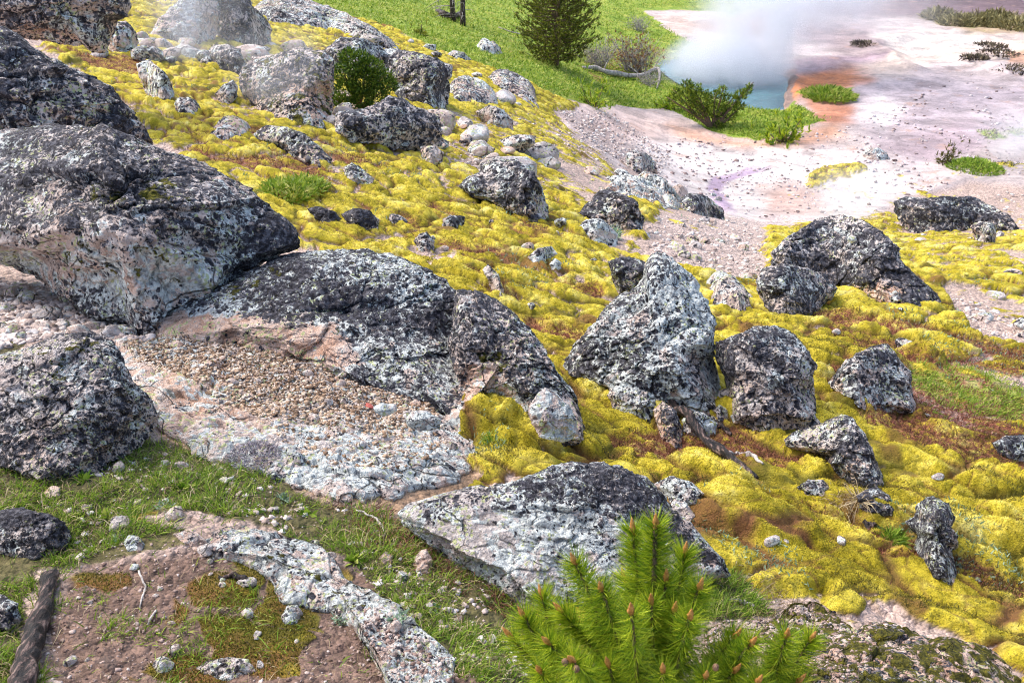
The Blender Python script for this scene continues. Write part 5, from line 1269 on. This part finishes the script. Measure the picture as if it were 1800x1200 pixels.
# ------------------------------------------------------------------ dead wood
def wood(name, label, pts, rads, mat, cat='branch', lift=.5, rough=.5, sides=10, n_=36, wob=.006, group=None, knots=()):
    W_ = surf(np.array(pts, float)); r_ = np.interp(np.linspace(0, 1, n_), np.linspace(0, 1, len(rads)), rads)
    W_[:, 2] += np.interp(np.linspace(0, 1, len(pts)), np.linspace(0, 1, len(rads)), rads) * lift
    path = smooth_path(W_, n_, wob, len(label))
    path[:, 2] = np.maximum(path[:, 2], ground_z(path[:, 0], path[:, 1]) + r_ * .8); path[1:-1, 2] = (path[:-2, 2] + 2 * path[1:-1, 2] + path[2:, 2]) / 4
    r_ = r_ * (1 + .12 * n2(np.linspace(0, 6, n_), np.full(n_, len(label) * 1.0)))
    ps = [(path, r_)]
    for (t_, dx_, dy_, dz_, rr_) in knots:
        p_ = path[int(t_ * (n_ - 1))]; e_ = p_ + np.array([dx_, dy_, dz_])
        ps.append((smooth_path([p_, (p_ + e_) / 2 + np.array([0, 0, .01]), e_], 8), np.linspace(rr_, rr_ * .3, 8)))
    o = tubes(name, ps, mat, loc=W_[0], sides=sides, rough=rough)
    return tag(o, label, cat, group)
wood("charred_branch", 'long charred branch slanting through moss below the tall pale boulder', [(1168,722),(1180,742),(1205,768),(1232,792),(1268,824),(1298,848),(1326,866)], [.034, .030, .026, .026, .016], CHAR, lift=2.2, knots=((.25, .05, 0, .04, .008),))
wood("driftwood", 'short weathered pale-topped wood piece right of the charred branch', [(1274,818),(1296,808),(1316,822),(1336,842)], [.008, .016, .014, .006], DEADW, rough=.5, wob=.003)
wood("charred_stub", 'black broken wood stub lying above the charred branch', [(1232,762),(1256,766),(1284,780)], [.020, .022, .010], CHAR, rough=.9)
wood("wood_stub", 'small black stub left of the bright green tuft in near moss', [(1518,948),(1534,948),(1552,956)], [.018, .020, .010], CHAR, rough=.9)
wood("burnt_log", 'burnt log with bare purple-brown grain at the lower left corner', [(88,1014),(78,1070),(64,1130),(50,1190),(38,1260)], [.026, .030, .034, .036, .038], CHAR, cat='log', rough=.28, n_=60, sides=18, lift=.9, wob=.002)
wood("stick", 'thin pale stick lying on the slab gravel', [(514,661),(542,659),(571,663)], [.004, .0045, .006], DEADW, cat='stick', lift=2, wob=.001)
wood("stick", 'crooked bleached twig on the bottom left dirt', [(245,1008),(256,1036),(252,1058),(246,1080)], [.003, .0036, .003, .002], DEADW, cat='stick', lift=2, wob=.002)
wood("wood_splinter", 'straight white splinter right of the crooked bleached twig', [(277,1079),(268,1094),(261,1106)], [.003, .0045, .002], DEADW, cat='stick', lift=2, wob=0)
wood("bark_sliver", 'flat dark bark sliver on dark moss by the bedrock rim', [(386,1026),(410,1024),(434,1030),(452,1034)], [.004, .010, .009, .004], CHAR, cat='stick', lift=1.2)
wood("stick", 'bare grey stick on pink soil right of the tall pale boulder', [(1242,482),(1262,484),(1284,489)], [.012, .014, .010], DEADW, cat='stick', lift=1)
wood("fallen_branch", 'silver fallen branch with a hooked end on grass by the spring', [(1024,122),(1044,126),(1064,133),(1090,137),(1118,139),(1136,136),(1146,127),(1157,124),(1159,140),(1154,158)], [.05, .10, .12, .10, .09, .09, .08, .07, .05, .03], DEADW, cat='branch', lift=1.5, knots=((.2, .3, .2, .5, .03), (.5, -.5, .3, .35, .03), (.55, .6, -.3, .35, .03), (.85, .5, 0, -.1, .03), (.7, .3, 0, .6, .03)))
wood("fallen_log", 'dark decaying log half hidden in far grass under the dead trees', [(770,22),(780,30),(800,32),(812,26)], [.10, .14, .13, .06], CHAR, cat='log', lift=1)
wood("thin_deadfall", 'thin grey deadfall twigs in the meadow left of the conifer', [(876,50),(900,58),(926,64),(948,62)], [.02, .03, .03, .015], DEADW, cat='branch', lift=1.5, knots=((.4, .3, 0, .4, .012), (.6, -.4, 0, .3, .012)))
wood("white_driftwood", 'white driftwood bits on grass by the bottom of the sapling', [(1280,1062),(1302,1060),(1326,1066)], [.004, .009, .005], DEADW, cat='stick', lift=1.5, rough=.8)
wood("grey_roots", 'bleached root forking over brown stems under the white boulder', [(628,906),(655,918),(672,934),(680,952)], [.003, .005, .004, .002], DEADW, cat='branch', lift=5, knots=((.4, .06, -.02, -.03, .002), (.6, -.05, -.04, -.01, .002)))

# ------------------------------------------------------------------ shrubs and trees
def needle_tuft(c_, d_, n_, L_, W_, open_=.75):
    D_ = norm(d_)[None] + open_ * rng.normal(size=(n_, 3)) * .8
    return blade_geo(np.tile(c_, (n_, 1)) - norm(d_) * L_ * rng.random((n_, 1)), D_, L_ * (.6 + .5 * rng.random(n_)), W_ * (.7 + .6 * rng.random(n_)), .05)
def shrub_pine(name, label, base, tips, L_, W_, nt_, mat=NEEDLE, cat='pine', group=None, rad=.02, dyr=.25, woodm=BARK):
    b_ = surf(np.array([base], float))[0]
    root = empty(name, b_); tag(root, label, cat, group)
    paths, nd = [], []
    for (tx, ty) in tips:
        y_ = b_[1] * (1 + rng.uniform(-.01, .012)) + dyr * rng.uniform(-1, 1)
        e_ = pix_at(tx, ty, y_); mid_ = (b_ * .55 + e_ * .45); mid_[2] -= .15 * abs(e_[2] - b_[2])
        pth = smooth_path([b_, mid_, e_], 9, .15 * rad * 4)
        paths.append((pth - b_, np.linspace(rad, rad * .3, 9)))
        ln = np.linalg.norm(e_ - b_)
        for t_ in np.linspace(.38, 1, max(4, int(ln / (L_ * .8)))):
            p_ = pth[int(t_ * 8)] + rng.normal(size=3) * L_ * .55 * (1.1 - t_ * .4)
            nd.append(needle_tuft(p_ - b_, (pth[-1] - pth[-3]) + np.array([0, 0, .3 * L_]) + rng.normal(size=3) * .05, nt_, L_, W_))
            for _ in range(2):
                p2 = p_ + rng.normal(size=3) * L_ * 1.3
                nd.append(needle_tuft(p2 - b_, rng.normal(size=3) * .3 + np.array([0, 0, 1.0]), nt_ // 2, L_, W_))
    tubes("stem", paths, woodm, parent=root)
    V_, F_ = join(nd)
    mesh("needles", V_, F_, mat, False, parent=root)
    return root
shrub_pine("pine_shrub", 'small low pine on the grassy bank right of the bushy one', (1378, 250), [(1386,205),(1398,232),(1368,222),(1352,236),(1406,212),(1380,238)], .24, .045, 22, rad=.04)
shrub_pine("pine_shrub", 'sparse small pine on the bank edge left of the white sinter', (1045, 190), [(1020,150),(1036,158),(1052,166),(1066,178),(1024,168),(1060,150)], .2, .03, 14, rad=.03)
shrub_pine("pine_shrub", 'low pine mat spreading left of the bushy young pine', (1180, 192), [(1160,172),(1176,176),(1196,178),(1208,186),(1150,182)], .2, .035, 20, rad=.03)
shrub_pine("seedling_pine", 'tiny seedling pine in front of the speckled slab', (702, 258), [(701,224),(696,238),(707,240),(699,246),(708,232)], .09, .012, 24, NEEDLE_D, rad=.012, dyr=.03)
shrub_pine("dry_sapling", 'thin brownish sapling on the far flat at right', (1664, 292), [(1672,262),(1660,270),(1680,268),(1640,280),(1668,276)], .16, .03, 10, G_OLIVE, rad=.02, dyr=.2)
shrub_pine("dry_sapling", 'small brownish sapling in the meadow above the dark ledge stones', (742, 66), [(740,44),(736,52),(746,54)], .2, .03, 12, NEEDLE_D, rad=.03)
# juniper: clumped mat over the slab
def bush(name, label, blobs, mat, dens, L_, W_, cat='shrub', group=None, twig=None, yoff=0, up=.7):
    ps = []; bx_, by_, _ = blobs[0]
    c0 = surf(np.array([(np.mean([b[0] for b in blobs]), max(b[1] for b in blobs))], float))[0]
    y0 = c0[1] + yoff
    for (x_, y_, r_) in blobs:
        c_ = pix_at(x_, y_, y0 + rng.uniform(-.15, .15)); mpp = y0 / FPX * 1.03; R_ = r_ * mpp
        k_ = int(dens * R_ * R_ / L_ ** 2); a_ = norm(rng.normal(size=(k_, 3))); rr_ = R_ * (.55 + .5 * rng.random((k_, 1)) ** .6)
        lump_ = 1 + .3 * n3(a_[:, 0] * 3 + x_, a_[:, 1] * 3, a_[:, 2] * 3)[:, None]
        P_ = c_ + a_ * rr_ * lump_ * np.array([1, .8, .8])
        ps.append(blade_geo(P_ - c0, a_ + np.array([0, 0, up]) + .5 * rng.normal(size=(k_, 3)), L_ * (.5 + .7 * rng.random(k_)), W_ * (.6 + .8 * rng.random(k_)), .1))
    root = empty(name, c0); tag(root, label, cat, group)
    V_, F_ = join(ps); mesh("foliage", V_, F_, mat, False, parent=root)
    tw = []
    for (x_, y_, r_) in blobs:
        e_ = pix_at(x_, y_, y0) - c0
        tw.append((smooth_path([np.array([0, 0, -.05]), e_ * .5 + rng.normal(size=3) * .05, e_ * 1.1], 8), np.linspace(.025, .006, 8) * (y0 / 14)))
    tubes("stem", tw, twig or BARK, parent=root)
    return root
bush("juniper", 'spreading dark green juniper growing between the dark boulders', [(605,130,22),(625,110,24),(648,118,22),(668,140,22),(640,145,26),(612,160,24),(636,172,22),(660,168,20),(684,152,14),(596,178,16),(610,100,14),(590,190,12)], simple("juniper_leaf", [(.15, (.02, .05, .006)), (.45, (.07, .14, .012)), (.75, (.17, .26, .02)), (.92, (.30, .38, .04))], 3, .6, 0, island=True, trans=.2), 60, .07, .022, yoff=-.5)
bush("pine_shrub", 'bushy young pine in front of the hot spring, leaning right', [(1208,150,9),(1220,158,12),(1206,172,16),(1232,176,18),(1258,168,10),(1270,160,8),(1284,178,15),(1302,168,10),(1314,160,7),(1318,152,5),(1255,196,18),(1226,196,17),(1280,202,15),(1262,222,10),(1190,164,9),(1180,176,8),(1300,188,8)], simple("shrub_needle", [(.15, (.02, .05, .006)), (.42, (.09, .16, .012)), (.66, (.22, .30, .02)), (.9, (.42, .45, .05))], 3, .6, 0, island=True, trans=.2), 70, .13, .035, up=1.0)
def conifer(name, label, base, h_m, rad_m, nb, mat, group=None):
    b_ = surf(np.array([base], float))[0]; root = empty(name, b_); tag(root, label, 'tree', group)
    tr = smooth_path([np.zeros(3), np.array([.03, 0, h_m * .5]), np.array([0, 0, h_m])], 14)
    tubes("trunk", [(tr, np.linspace(.11, .015, 14))], BARK, parent=root)
    br, nd = [], []
    for i_ in range(nb):
        t_ = (i_ + .5) / nb; z_ = h_m * (.03 + .95 * t_); a_ = i_ * 2.39996 + rng.uniform(-.4, .4)
        R_ = rad_m * (1 - t_ ** 1.5) ** .8 * rng.uniform(.62, 1.12) * (.72 + .28 * min(1, t_ * 6)) + .12
        d_ = np.array([math.cos(a_), math.sin(a_), 0])
        s0 = np.array([0, 0, z_]); e_ = s0 + d_ * R_ + np.array([0, 0, R_ * rng.uniform(.12, .5)]); m2 = s0 + d_ * R_ * .55 + np.array([0, 0, R_ * .05])
        pth = smooth_path([s0, m2, e_], 9); br.append((pth, np.linspace(.022, .006, 9)))
        for u_ in np.linspace(.35, 1, max(4, int(R_ / .11))):
            p_ = pth[int(u_ * 8)] + rng.normal(size=3) * np.array([.10, .10, .06])
            nd.append(needle_tuft(p_, d_ * .6 + np.array([0, 0, .75]) + rng.normal(size=3) * .3, 15, .13, .020, .55))
    tubes("branch", br, BARK, parent=root, sides=5)
    V_, F_ = join(nd); mesh("crown", V_, F_, mat, False, parent=root)
    return root
conifer("pine_tree", 'dark green young pine standing in the meadow, top out of frame', (978, 118), 6.2, 1.75, 330, NEEDLE_D)
def dead_tree(label, base, h_m, lean_, nb, group, mat=CHAR):
    b_ = surf(np.array([base], float))[0]; root = empty("dead_tree", b_); tag(root, label, 'tree', group)
    tr = smooth_path([np.array([0, 0, -.1]), np.array([lean_ * .3, 0, h_m * .5]), np.array([lean_, 0, h_m])], 14, .03, base[0])
    tubes("trunk", [(tr, np.linspace(.13, .04, 14))], mat, parent=root)
    br = []
    for i_ in range(nb):
        z_ = rng.uniform(.1, .98); s0 = tr[int(z_ * 13)]; a_ = rng.uniform(0, 6.28); R_ = rng.uniform(.4, 1.5) * (1.1 - z_ * .5)
        e_ = s0 + np.array([math.cos(a_) * R_, math.sin(a_) * R_, rng.uniform(-.35, .25) * R_]); m2 = (s0 + e_) / 2 + np.array([0, 0, .1])
        br.append((smooth_path([s0, m2, e_], 7, .02, i_), np.linspace(.022, .006, 7)))
        for _ in range(3):
            s1 = s0 + (e_ - s0) * rng.uniform(.3, .9); br.append((smooth_path([s1, s1 + rng.normal(size=3) * .12, s1 + rng.normal(size=3) * .3], 4), np.linspace(.010, .004, 4)))
    tubes("branch", br, DEADW, parent=root, sides=4)
dead_tree('left of two dead dark trunks cut by the top edge', (797, 36), 4.5, -.15, 22, 'dead trees at the top edge')
dead_tree('right and thinner of two dead dark trunks cut by the top edge', (814, 44), 4.0, .12, 12, 'dead trees at the top edge')
def twiggy(label, base, w_m, h_m, n_, mat, leaf=None):
    b_ = surf(np.array([base], float))[0]; root = empty("bare_shrub", b_); tag(root, label, 'shrub')
    br, nd = [], []
    for i_ in range(n_):
        s0 = np.array([rng.uniform(-.3, .3) * w_m, rng.uniform(-.3, .3), 0]); e_ = s0 + np.array([rng.uniform(-.6, .6) * w_m, rng.uniform(-.5, .5), h_m * rng.uniform(.4, 1)])
        pth = smooth_path([s0, (s0 + e_) / 2 + rng.normal(size=3) * .12, e_], 7, .03, i_); br.append((pth, np.linspace(.016, .006, 7)))
        for _ in range(3):
            s1 = pth[rng.integers(2, 6)]; e1 = s1 + rng.normal(size=3) * .22 + np.array([0, 0, .12]); br.append((smooth_path([s1, (s1 + e1) / 2 + rng.normal(size=3) * .04, e1], 4), np.linspace(.008, .004, 4)))
            if leaf: nd.append(needle_tuft(e1, rng.normal(size=3), 7, .10, .035, 1))
    tubes("stem", br, mat, parent=root, sides=4)
    if leaf:
        V_, F_ = join(nd); mesh("leaves", V_, F_, leaf, False, parent=root)
RUST = simple("rusty_leaf", [(.15, (.10, .05, .02)), (.5, (.30, .15, .06)), (.85, (.45, .26, .12))], 3, .8, 0, island=True, trans=.15)
twiggy('leafless grey shrub with rusty leaves between the pine and the spring', (1115, 128), 1.7, 1.7, 80, DEADW, RUST)
twiggy('bare grey twig tangle at the right foot of the meadow pine', (1050, 118), 1.2, 1.2, 60, DEADW)
twiggy('small bare grey shrub in the grass below the brown bank', (1122, 54), .9, .8, 34, DEADW)
twiggy('low bare twigs under the hooked end of the fallen branch', (1140, 150), .8, .5, 30, DEADW)

# ------------------------------------------------------------------ the sapling in front
def sapling():
    y0 = 1.42
    stem0 = pix_at(1165, 1500, y0 * 1.02); top = pix_at(1152, 925, y0)
    root = empty("pine_sapling", stem0); tag(root, 'bright green pine sapling with orange-brown buds in front at the bottom', 'pine')
    O = stem0
    trunk = smooth_path([stem0, pix_at(1160, 1300, y0 * 1.01), pix_at(1150, 1120, y0), top], 22) - O
    tubes("stem", [(trunk, np.linspace(.011, .0042, 22))], BARK, parent=root, sides=10)
    # shoots: tip pixel, foot pixel, distance of tip, distance of foot, needles, buds
    SH = [((1152,925),(1146,1110),1.42,1.43,560,4), ((1113,935),(1125,1060),1.48,1.46,330,2), ((1012,990),(1075,1120),1.36,1.42,420,2), ((1058,1035),(1100,1160),1.32,1.40,400,2),
          ((1110,1075),(1125,1240),1.24,1.36,430,3), ((1006,1160),(1075,1225),1.20,1.34,460,4), ((922,1085),(985,1190),1.42,1.42,340,1), ((953,1050),(985,1170),1.50,1.46,380,1),
          ((988,1075),(1080,1175),1.44,1.43,360,1), ((1203,975),(1180,1110),1.50,1.46,380,1), ((1228,1035),(1185,1150),1.38,1.42,380,2), ((1212,1085),(1180,1200),1.30,1.38,380,2),
          ((1320,1130),(1235,1230),1.30,1.38,430,2), ((1382,1118),(1352,1215),1.36,1.40,360,2), ((1424,1125),(1365,1215),1.42,1.42,330,1), ((1290,1120),(1225,1195),1.40,1.42,320,1),
          ((1070,1170),(1110,1300),1.26,1.36,380,1), ((1165,1180),(1165,1320),1.22,1.34,420,2), ((950,1180),(1010,1270),1.30,1.38,340,1), ((1240,1190),(1210,1300),1.26,1.34,360,1),
          ((1330,1200),(1270,1290),1.26,1.34,320,1), ((1010,1215),(1080,1300),1.22,1.32,360,0), ((1120,1150),(1140,1240),1.46,1.44,300,0), ((1180,1130),(1170,1220),1.50,1.46,300,0),
          ((1040,1120),(1110,1190),1.48,1.44,300,0), ((900,1120),(985,1210),1.46,1.44,260,1), ((1400,1200),(1330,1270),1.38,1.4,280,1), ((1100,1020),(1130,1120),1.52,1.46,280,1), ((1170,1020),(1160,1130),1.40,1.42,260,1), ((1185,1075),(1165,1170),1.36,1.40,260,1),
          ((965,1130),(1030,1190),1.34,1.38,260,1), ((1045,1085),(1100,1160),1.40,1.42,260,0), ((1145,1060),(1150,1160),1.36,1.40,260,1), ((1290,1180),(1230,1250),1.30,1.36,260,1), ((1365,1165),(1310,1230),1.38,1.4,240,1), ((960,1230),(1040,1290),1.3,1.36,260,1), ((1140,1230),(1150,1330),1.2,1.3,300,1), ((1060,1240),(1110,1330),1.2,1.3,300,1)]
    for (tp, fp, yt, yf, nn, nb) in SH:
        e_ = pix_at(*tp, yt) - O; f_ = pix_at(*fp, yf) - O
        k_ = np.argmin(np.abs(trunk[:, 2] - (f_[2] - .02))); j_ = trunk[k_]
        ax = norm(e_ - f_)
        bend = f_ + (e_ - f_) * .5 + np.array([0, 0, -.006])
        pth = smooth_path([j_, (j_ + f_) / 2 + np.array([0, 0, -.012]), f_, bend, e_], 26)
        br = tubes("branch", [(pth, np.linspace(.0052, .0028, 26))], BARK, parent=root, sides=8)
        # needles in pairs all along the shoot
        nn = int(nn * 2.6 * rng.uniform(.75, 1.15)); t_ = rng.random(nn) ** .75; t_ = np.where(rng.random(nn) < .12, t_ * .5 - .25, t_); base_ = f_ + (e_ - f_) * t_[:, None] * 1.0
        side_ = norm(np.cross(ax, rng.normal(size=(nn, 3))))
        op = (2.3 - 1.5 * t_)[:, None] * (.7 + .6 * rng.random((nn, 1)))
        D_ = norm(ax + side_ * op * (.8 + .3 * rng.random((nn, 1))))
        L_ = (.046 + .026 * rng.random(nn)) * (1 - .22 * t_)
        blades("needles", base_, D_, L_, np.full(nn, .0015), NEEDLE, .12, parent=br)
        for b2 in range(nb):
            off = side_[b2] * (.003 if b2 else 0); p0 = e_ - ax * .004 + off; ln = (.036 if b2 == 0 else .020) * rng.uniform(.8, 1.1)
            pt = smooth_path([p0, p0 + ax * ln * .5 + off * .3, p0 + ax * ln], 9)
            tubes("bud", [(pt, np.array([.0030, .0044, .0050, .0048, .0045, .0040, .0033, .0022, .0007]) * (1.0 if b2 == 0 else .75))], BUD, parent=root, sides=9, rough=.25)
    for (cx_, cy_, yy_) in ((993, 1163, 1.19), (1013, 1175, 1.18), (1258, 1172, 1.24)):
        c_ = pix_at(cx_, cy_, yy_) - O; v_, f2_ = get_ico(3)
        an = np.arctan2(v_[:, 1], v_[:, 0]); bumpy = 1 + .14 * np.sin(an * 8 + v_[:, 2] * 12) * np.sin(v_[:, 2] * 14)
        mesh("cone", c_ + v_ * bumpy[:, None] * np.array([.0052, .0052, .0068]), f2_, simple("cone_scale", [(.3, (.10, .05, .03)), (.7, (.35, .22, .13))], 200, .7, .6, .002), True, parent=root)
sapling()

# ------------------------------------------------------------------ steam
def steam(name, label, base, top, y_, r0, r1, dens, nsc, seed, flat=.8):
    """a closed hull round the plume, filled with uneven vapour thinning towards its edge"""
    a_ = pix_at(base[0], base[1], y_); b_ = pix_at(top[0], top[1], y_)
    h_ = b_[2] - a_[2]; n_ = 14; t_ = np.linspace(0, 1, n_)
    path = a_ + (b_ - a_) * t_[:, None]
    rad = r0 + (r1 - r0) * t_ ** .8; rad[0] *= .55
    V_, F_, caps = tube_geo(path, rad, 20)
    o = mesh(name, V_, [F_] + caps, None, True, loc=a_)
    k = N(name + "_vapour")
    P = k.n("TexCoord").outputs['Object']; x_, y2, z_ = k.n("SeparateXYZ", {0: P}).outputs
    dx_ = (b_[0] - a_[0]) / h_
    tt = k.math('DIVIDE', z_, h_)
    cx_ = k.math('SUBTRACT', x_, k.math('MULTIPLY', z_, dx_))
    rr_ = k.math('ADD', k.math('MULTIPLY', k.math('POWER', k.math('MAXIMUM', tt, 0.001), .8), r1 - r0), r0)
    d_ = k.math('DIVIDE', k.math('SQRT', k.math('ADD', k.math('MULTIPLY', cx_, cx_), k.math('MULTIPLY', y2, y2))), rr_)
    warp = k.n("Mapping", {'Vector': P, 'Location': (seed, seed * 2, 0), 'Scale': (1, 1, .6)}).outputs[0]
    nz_ = k.noise(warp, nsc, 5, .6, .6)
    fall = k.mr(k.math('ADD', d_, k.math('MULTIPLY', k.math('SUBTRACT', nz_, .5), 1.3)), .95, .15, 0, 1, True)
    body = k.mr(nz_, .40, .62, .04, 1.6)
    ends = k.math('MULTIPLY', k.mr(tt, -.02, .1, 0, 1, True), k.mr(tt, 1.0, .72, 0, 1, True))
    fall = k.math('MULTIPLY', fall, k.mr(d_, .98, .62, 0, 1, True))
    de = k.math('MULTIPLY', k.math('MULTIPLY', fall, body), k.math('MULTIPLY', ends, dens))
    pv = k.n("VolumePrincipled", {'Color': (.86, .89, .95), 'Density': de, 'Anisotropy': 0.0})
    k.t.links.new(pv.outputs[0], k.out.inputs[1])
    o.data.materials.append(k.m)
    return tag(o, label, 'steam', kind='stuff')
yp = float(hit(1285, 150)[1])
steam("steam", 'thick white steam rising from the blue hot spring', (1275, 175), (1470, -140), yp + .5, 3.0, 6.4, .85, .42, 3)
steam("steam", 'low blue-white steam lying over the hot spring', (1300, 190), (1240, 60), yp + .3, 4.6, 3.6, 1.0, .5, 11)
steam("steam", 'thin steam drifting from the far mud flat along the top edge', (1500, 60), (1560, -90), float(hit(1500, 70)[1]), 6.0, 7.5, .08, .25, 5)
steam("steam", 'faint steam wisp over the moss fringe left of the long low boulder', (1450, 395), (1530, 290), float(hit(1450, 390)[1]), 1.3, 1.9, .38, .8, 7)
steam("steam", 'faint steam wisp at the right edge of the far flat', (1740, 270), (1810, 200), float(hit(1740, 275)[1]), 2.2, 2.8, .4, .5, 8)
steam("steam", 'thin steam wisp across the grey boulder at the top left', (330, 110), (350, -60), 14.2, .8, 1.4, .50, 1.1, 9)
steam("steam", 'thin steam wisp over the pale mossy outcrop', (470, 175), (500, 40), 14.5, .8, 1.3, .45, 1.1, 10)
# stones alike in look are told apart by their order across the slope
byl = {}
for o in COL.objects:
    if o.parent is None and o.get('group') and o.get('category') == 'stone': byl.setdefault(o['label'], []).append(o)
ORD = ['leftmost', 'second from left', 'third from left', 'fourth from left', 'fifth from left', 'sixth from left', 'seventh from left', 'eighth from left', 'ninth from left', 'tenth from left', 'eleventh from left', 'twelfth from left', 'thirteenth from left', 'fourteenth from left', 'fifteenth from left']
for l_, os_ in byl.items():
    if 2 <= len(os_) <= 15:
        os_.sort(key=lambda o: float(to_pix(np.array(o.location))[0]))
        for q1, o in enumerate(os_): o['label'] = ORD[q1] + ' ' + l_
print("verts", sum(len(o.data.vertices) for o in COL.objects if o.type == 'MESH'))
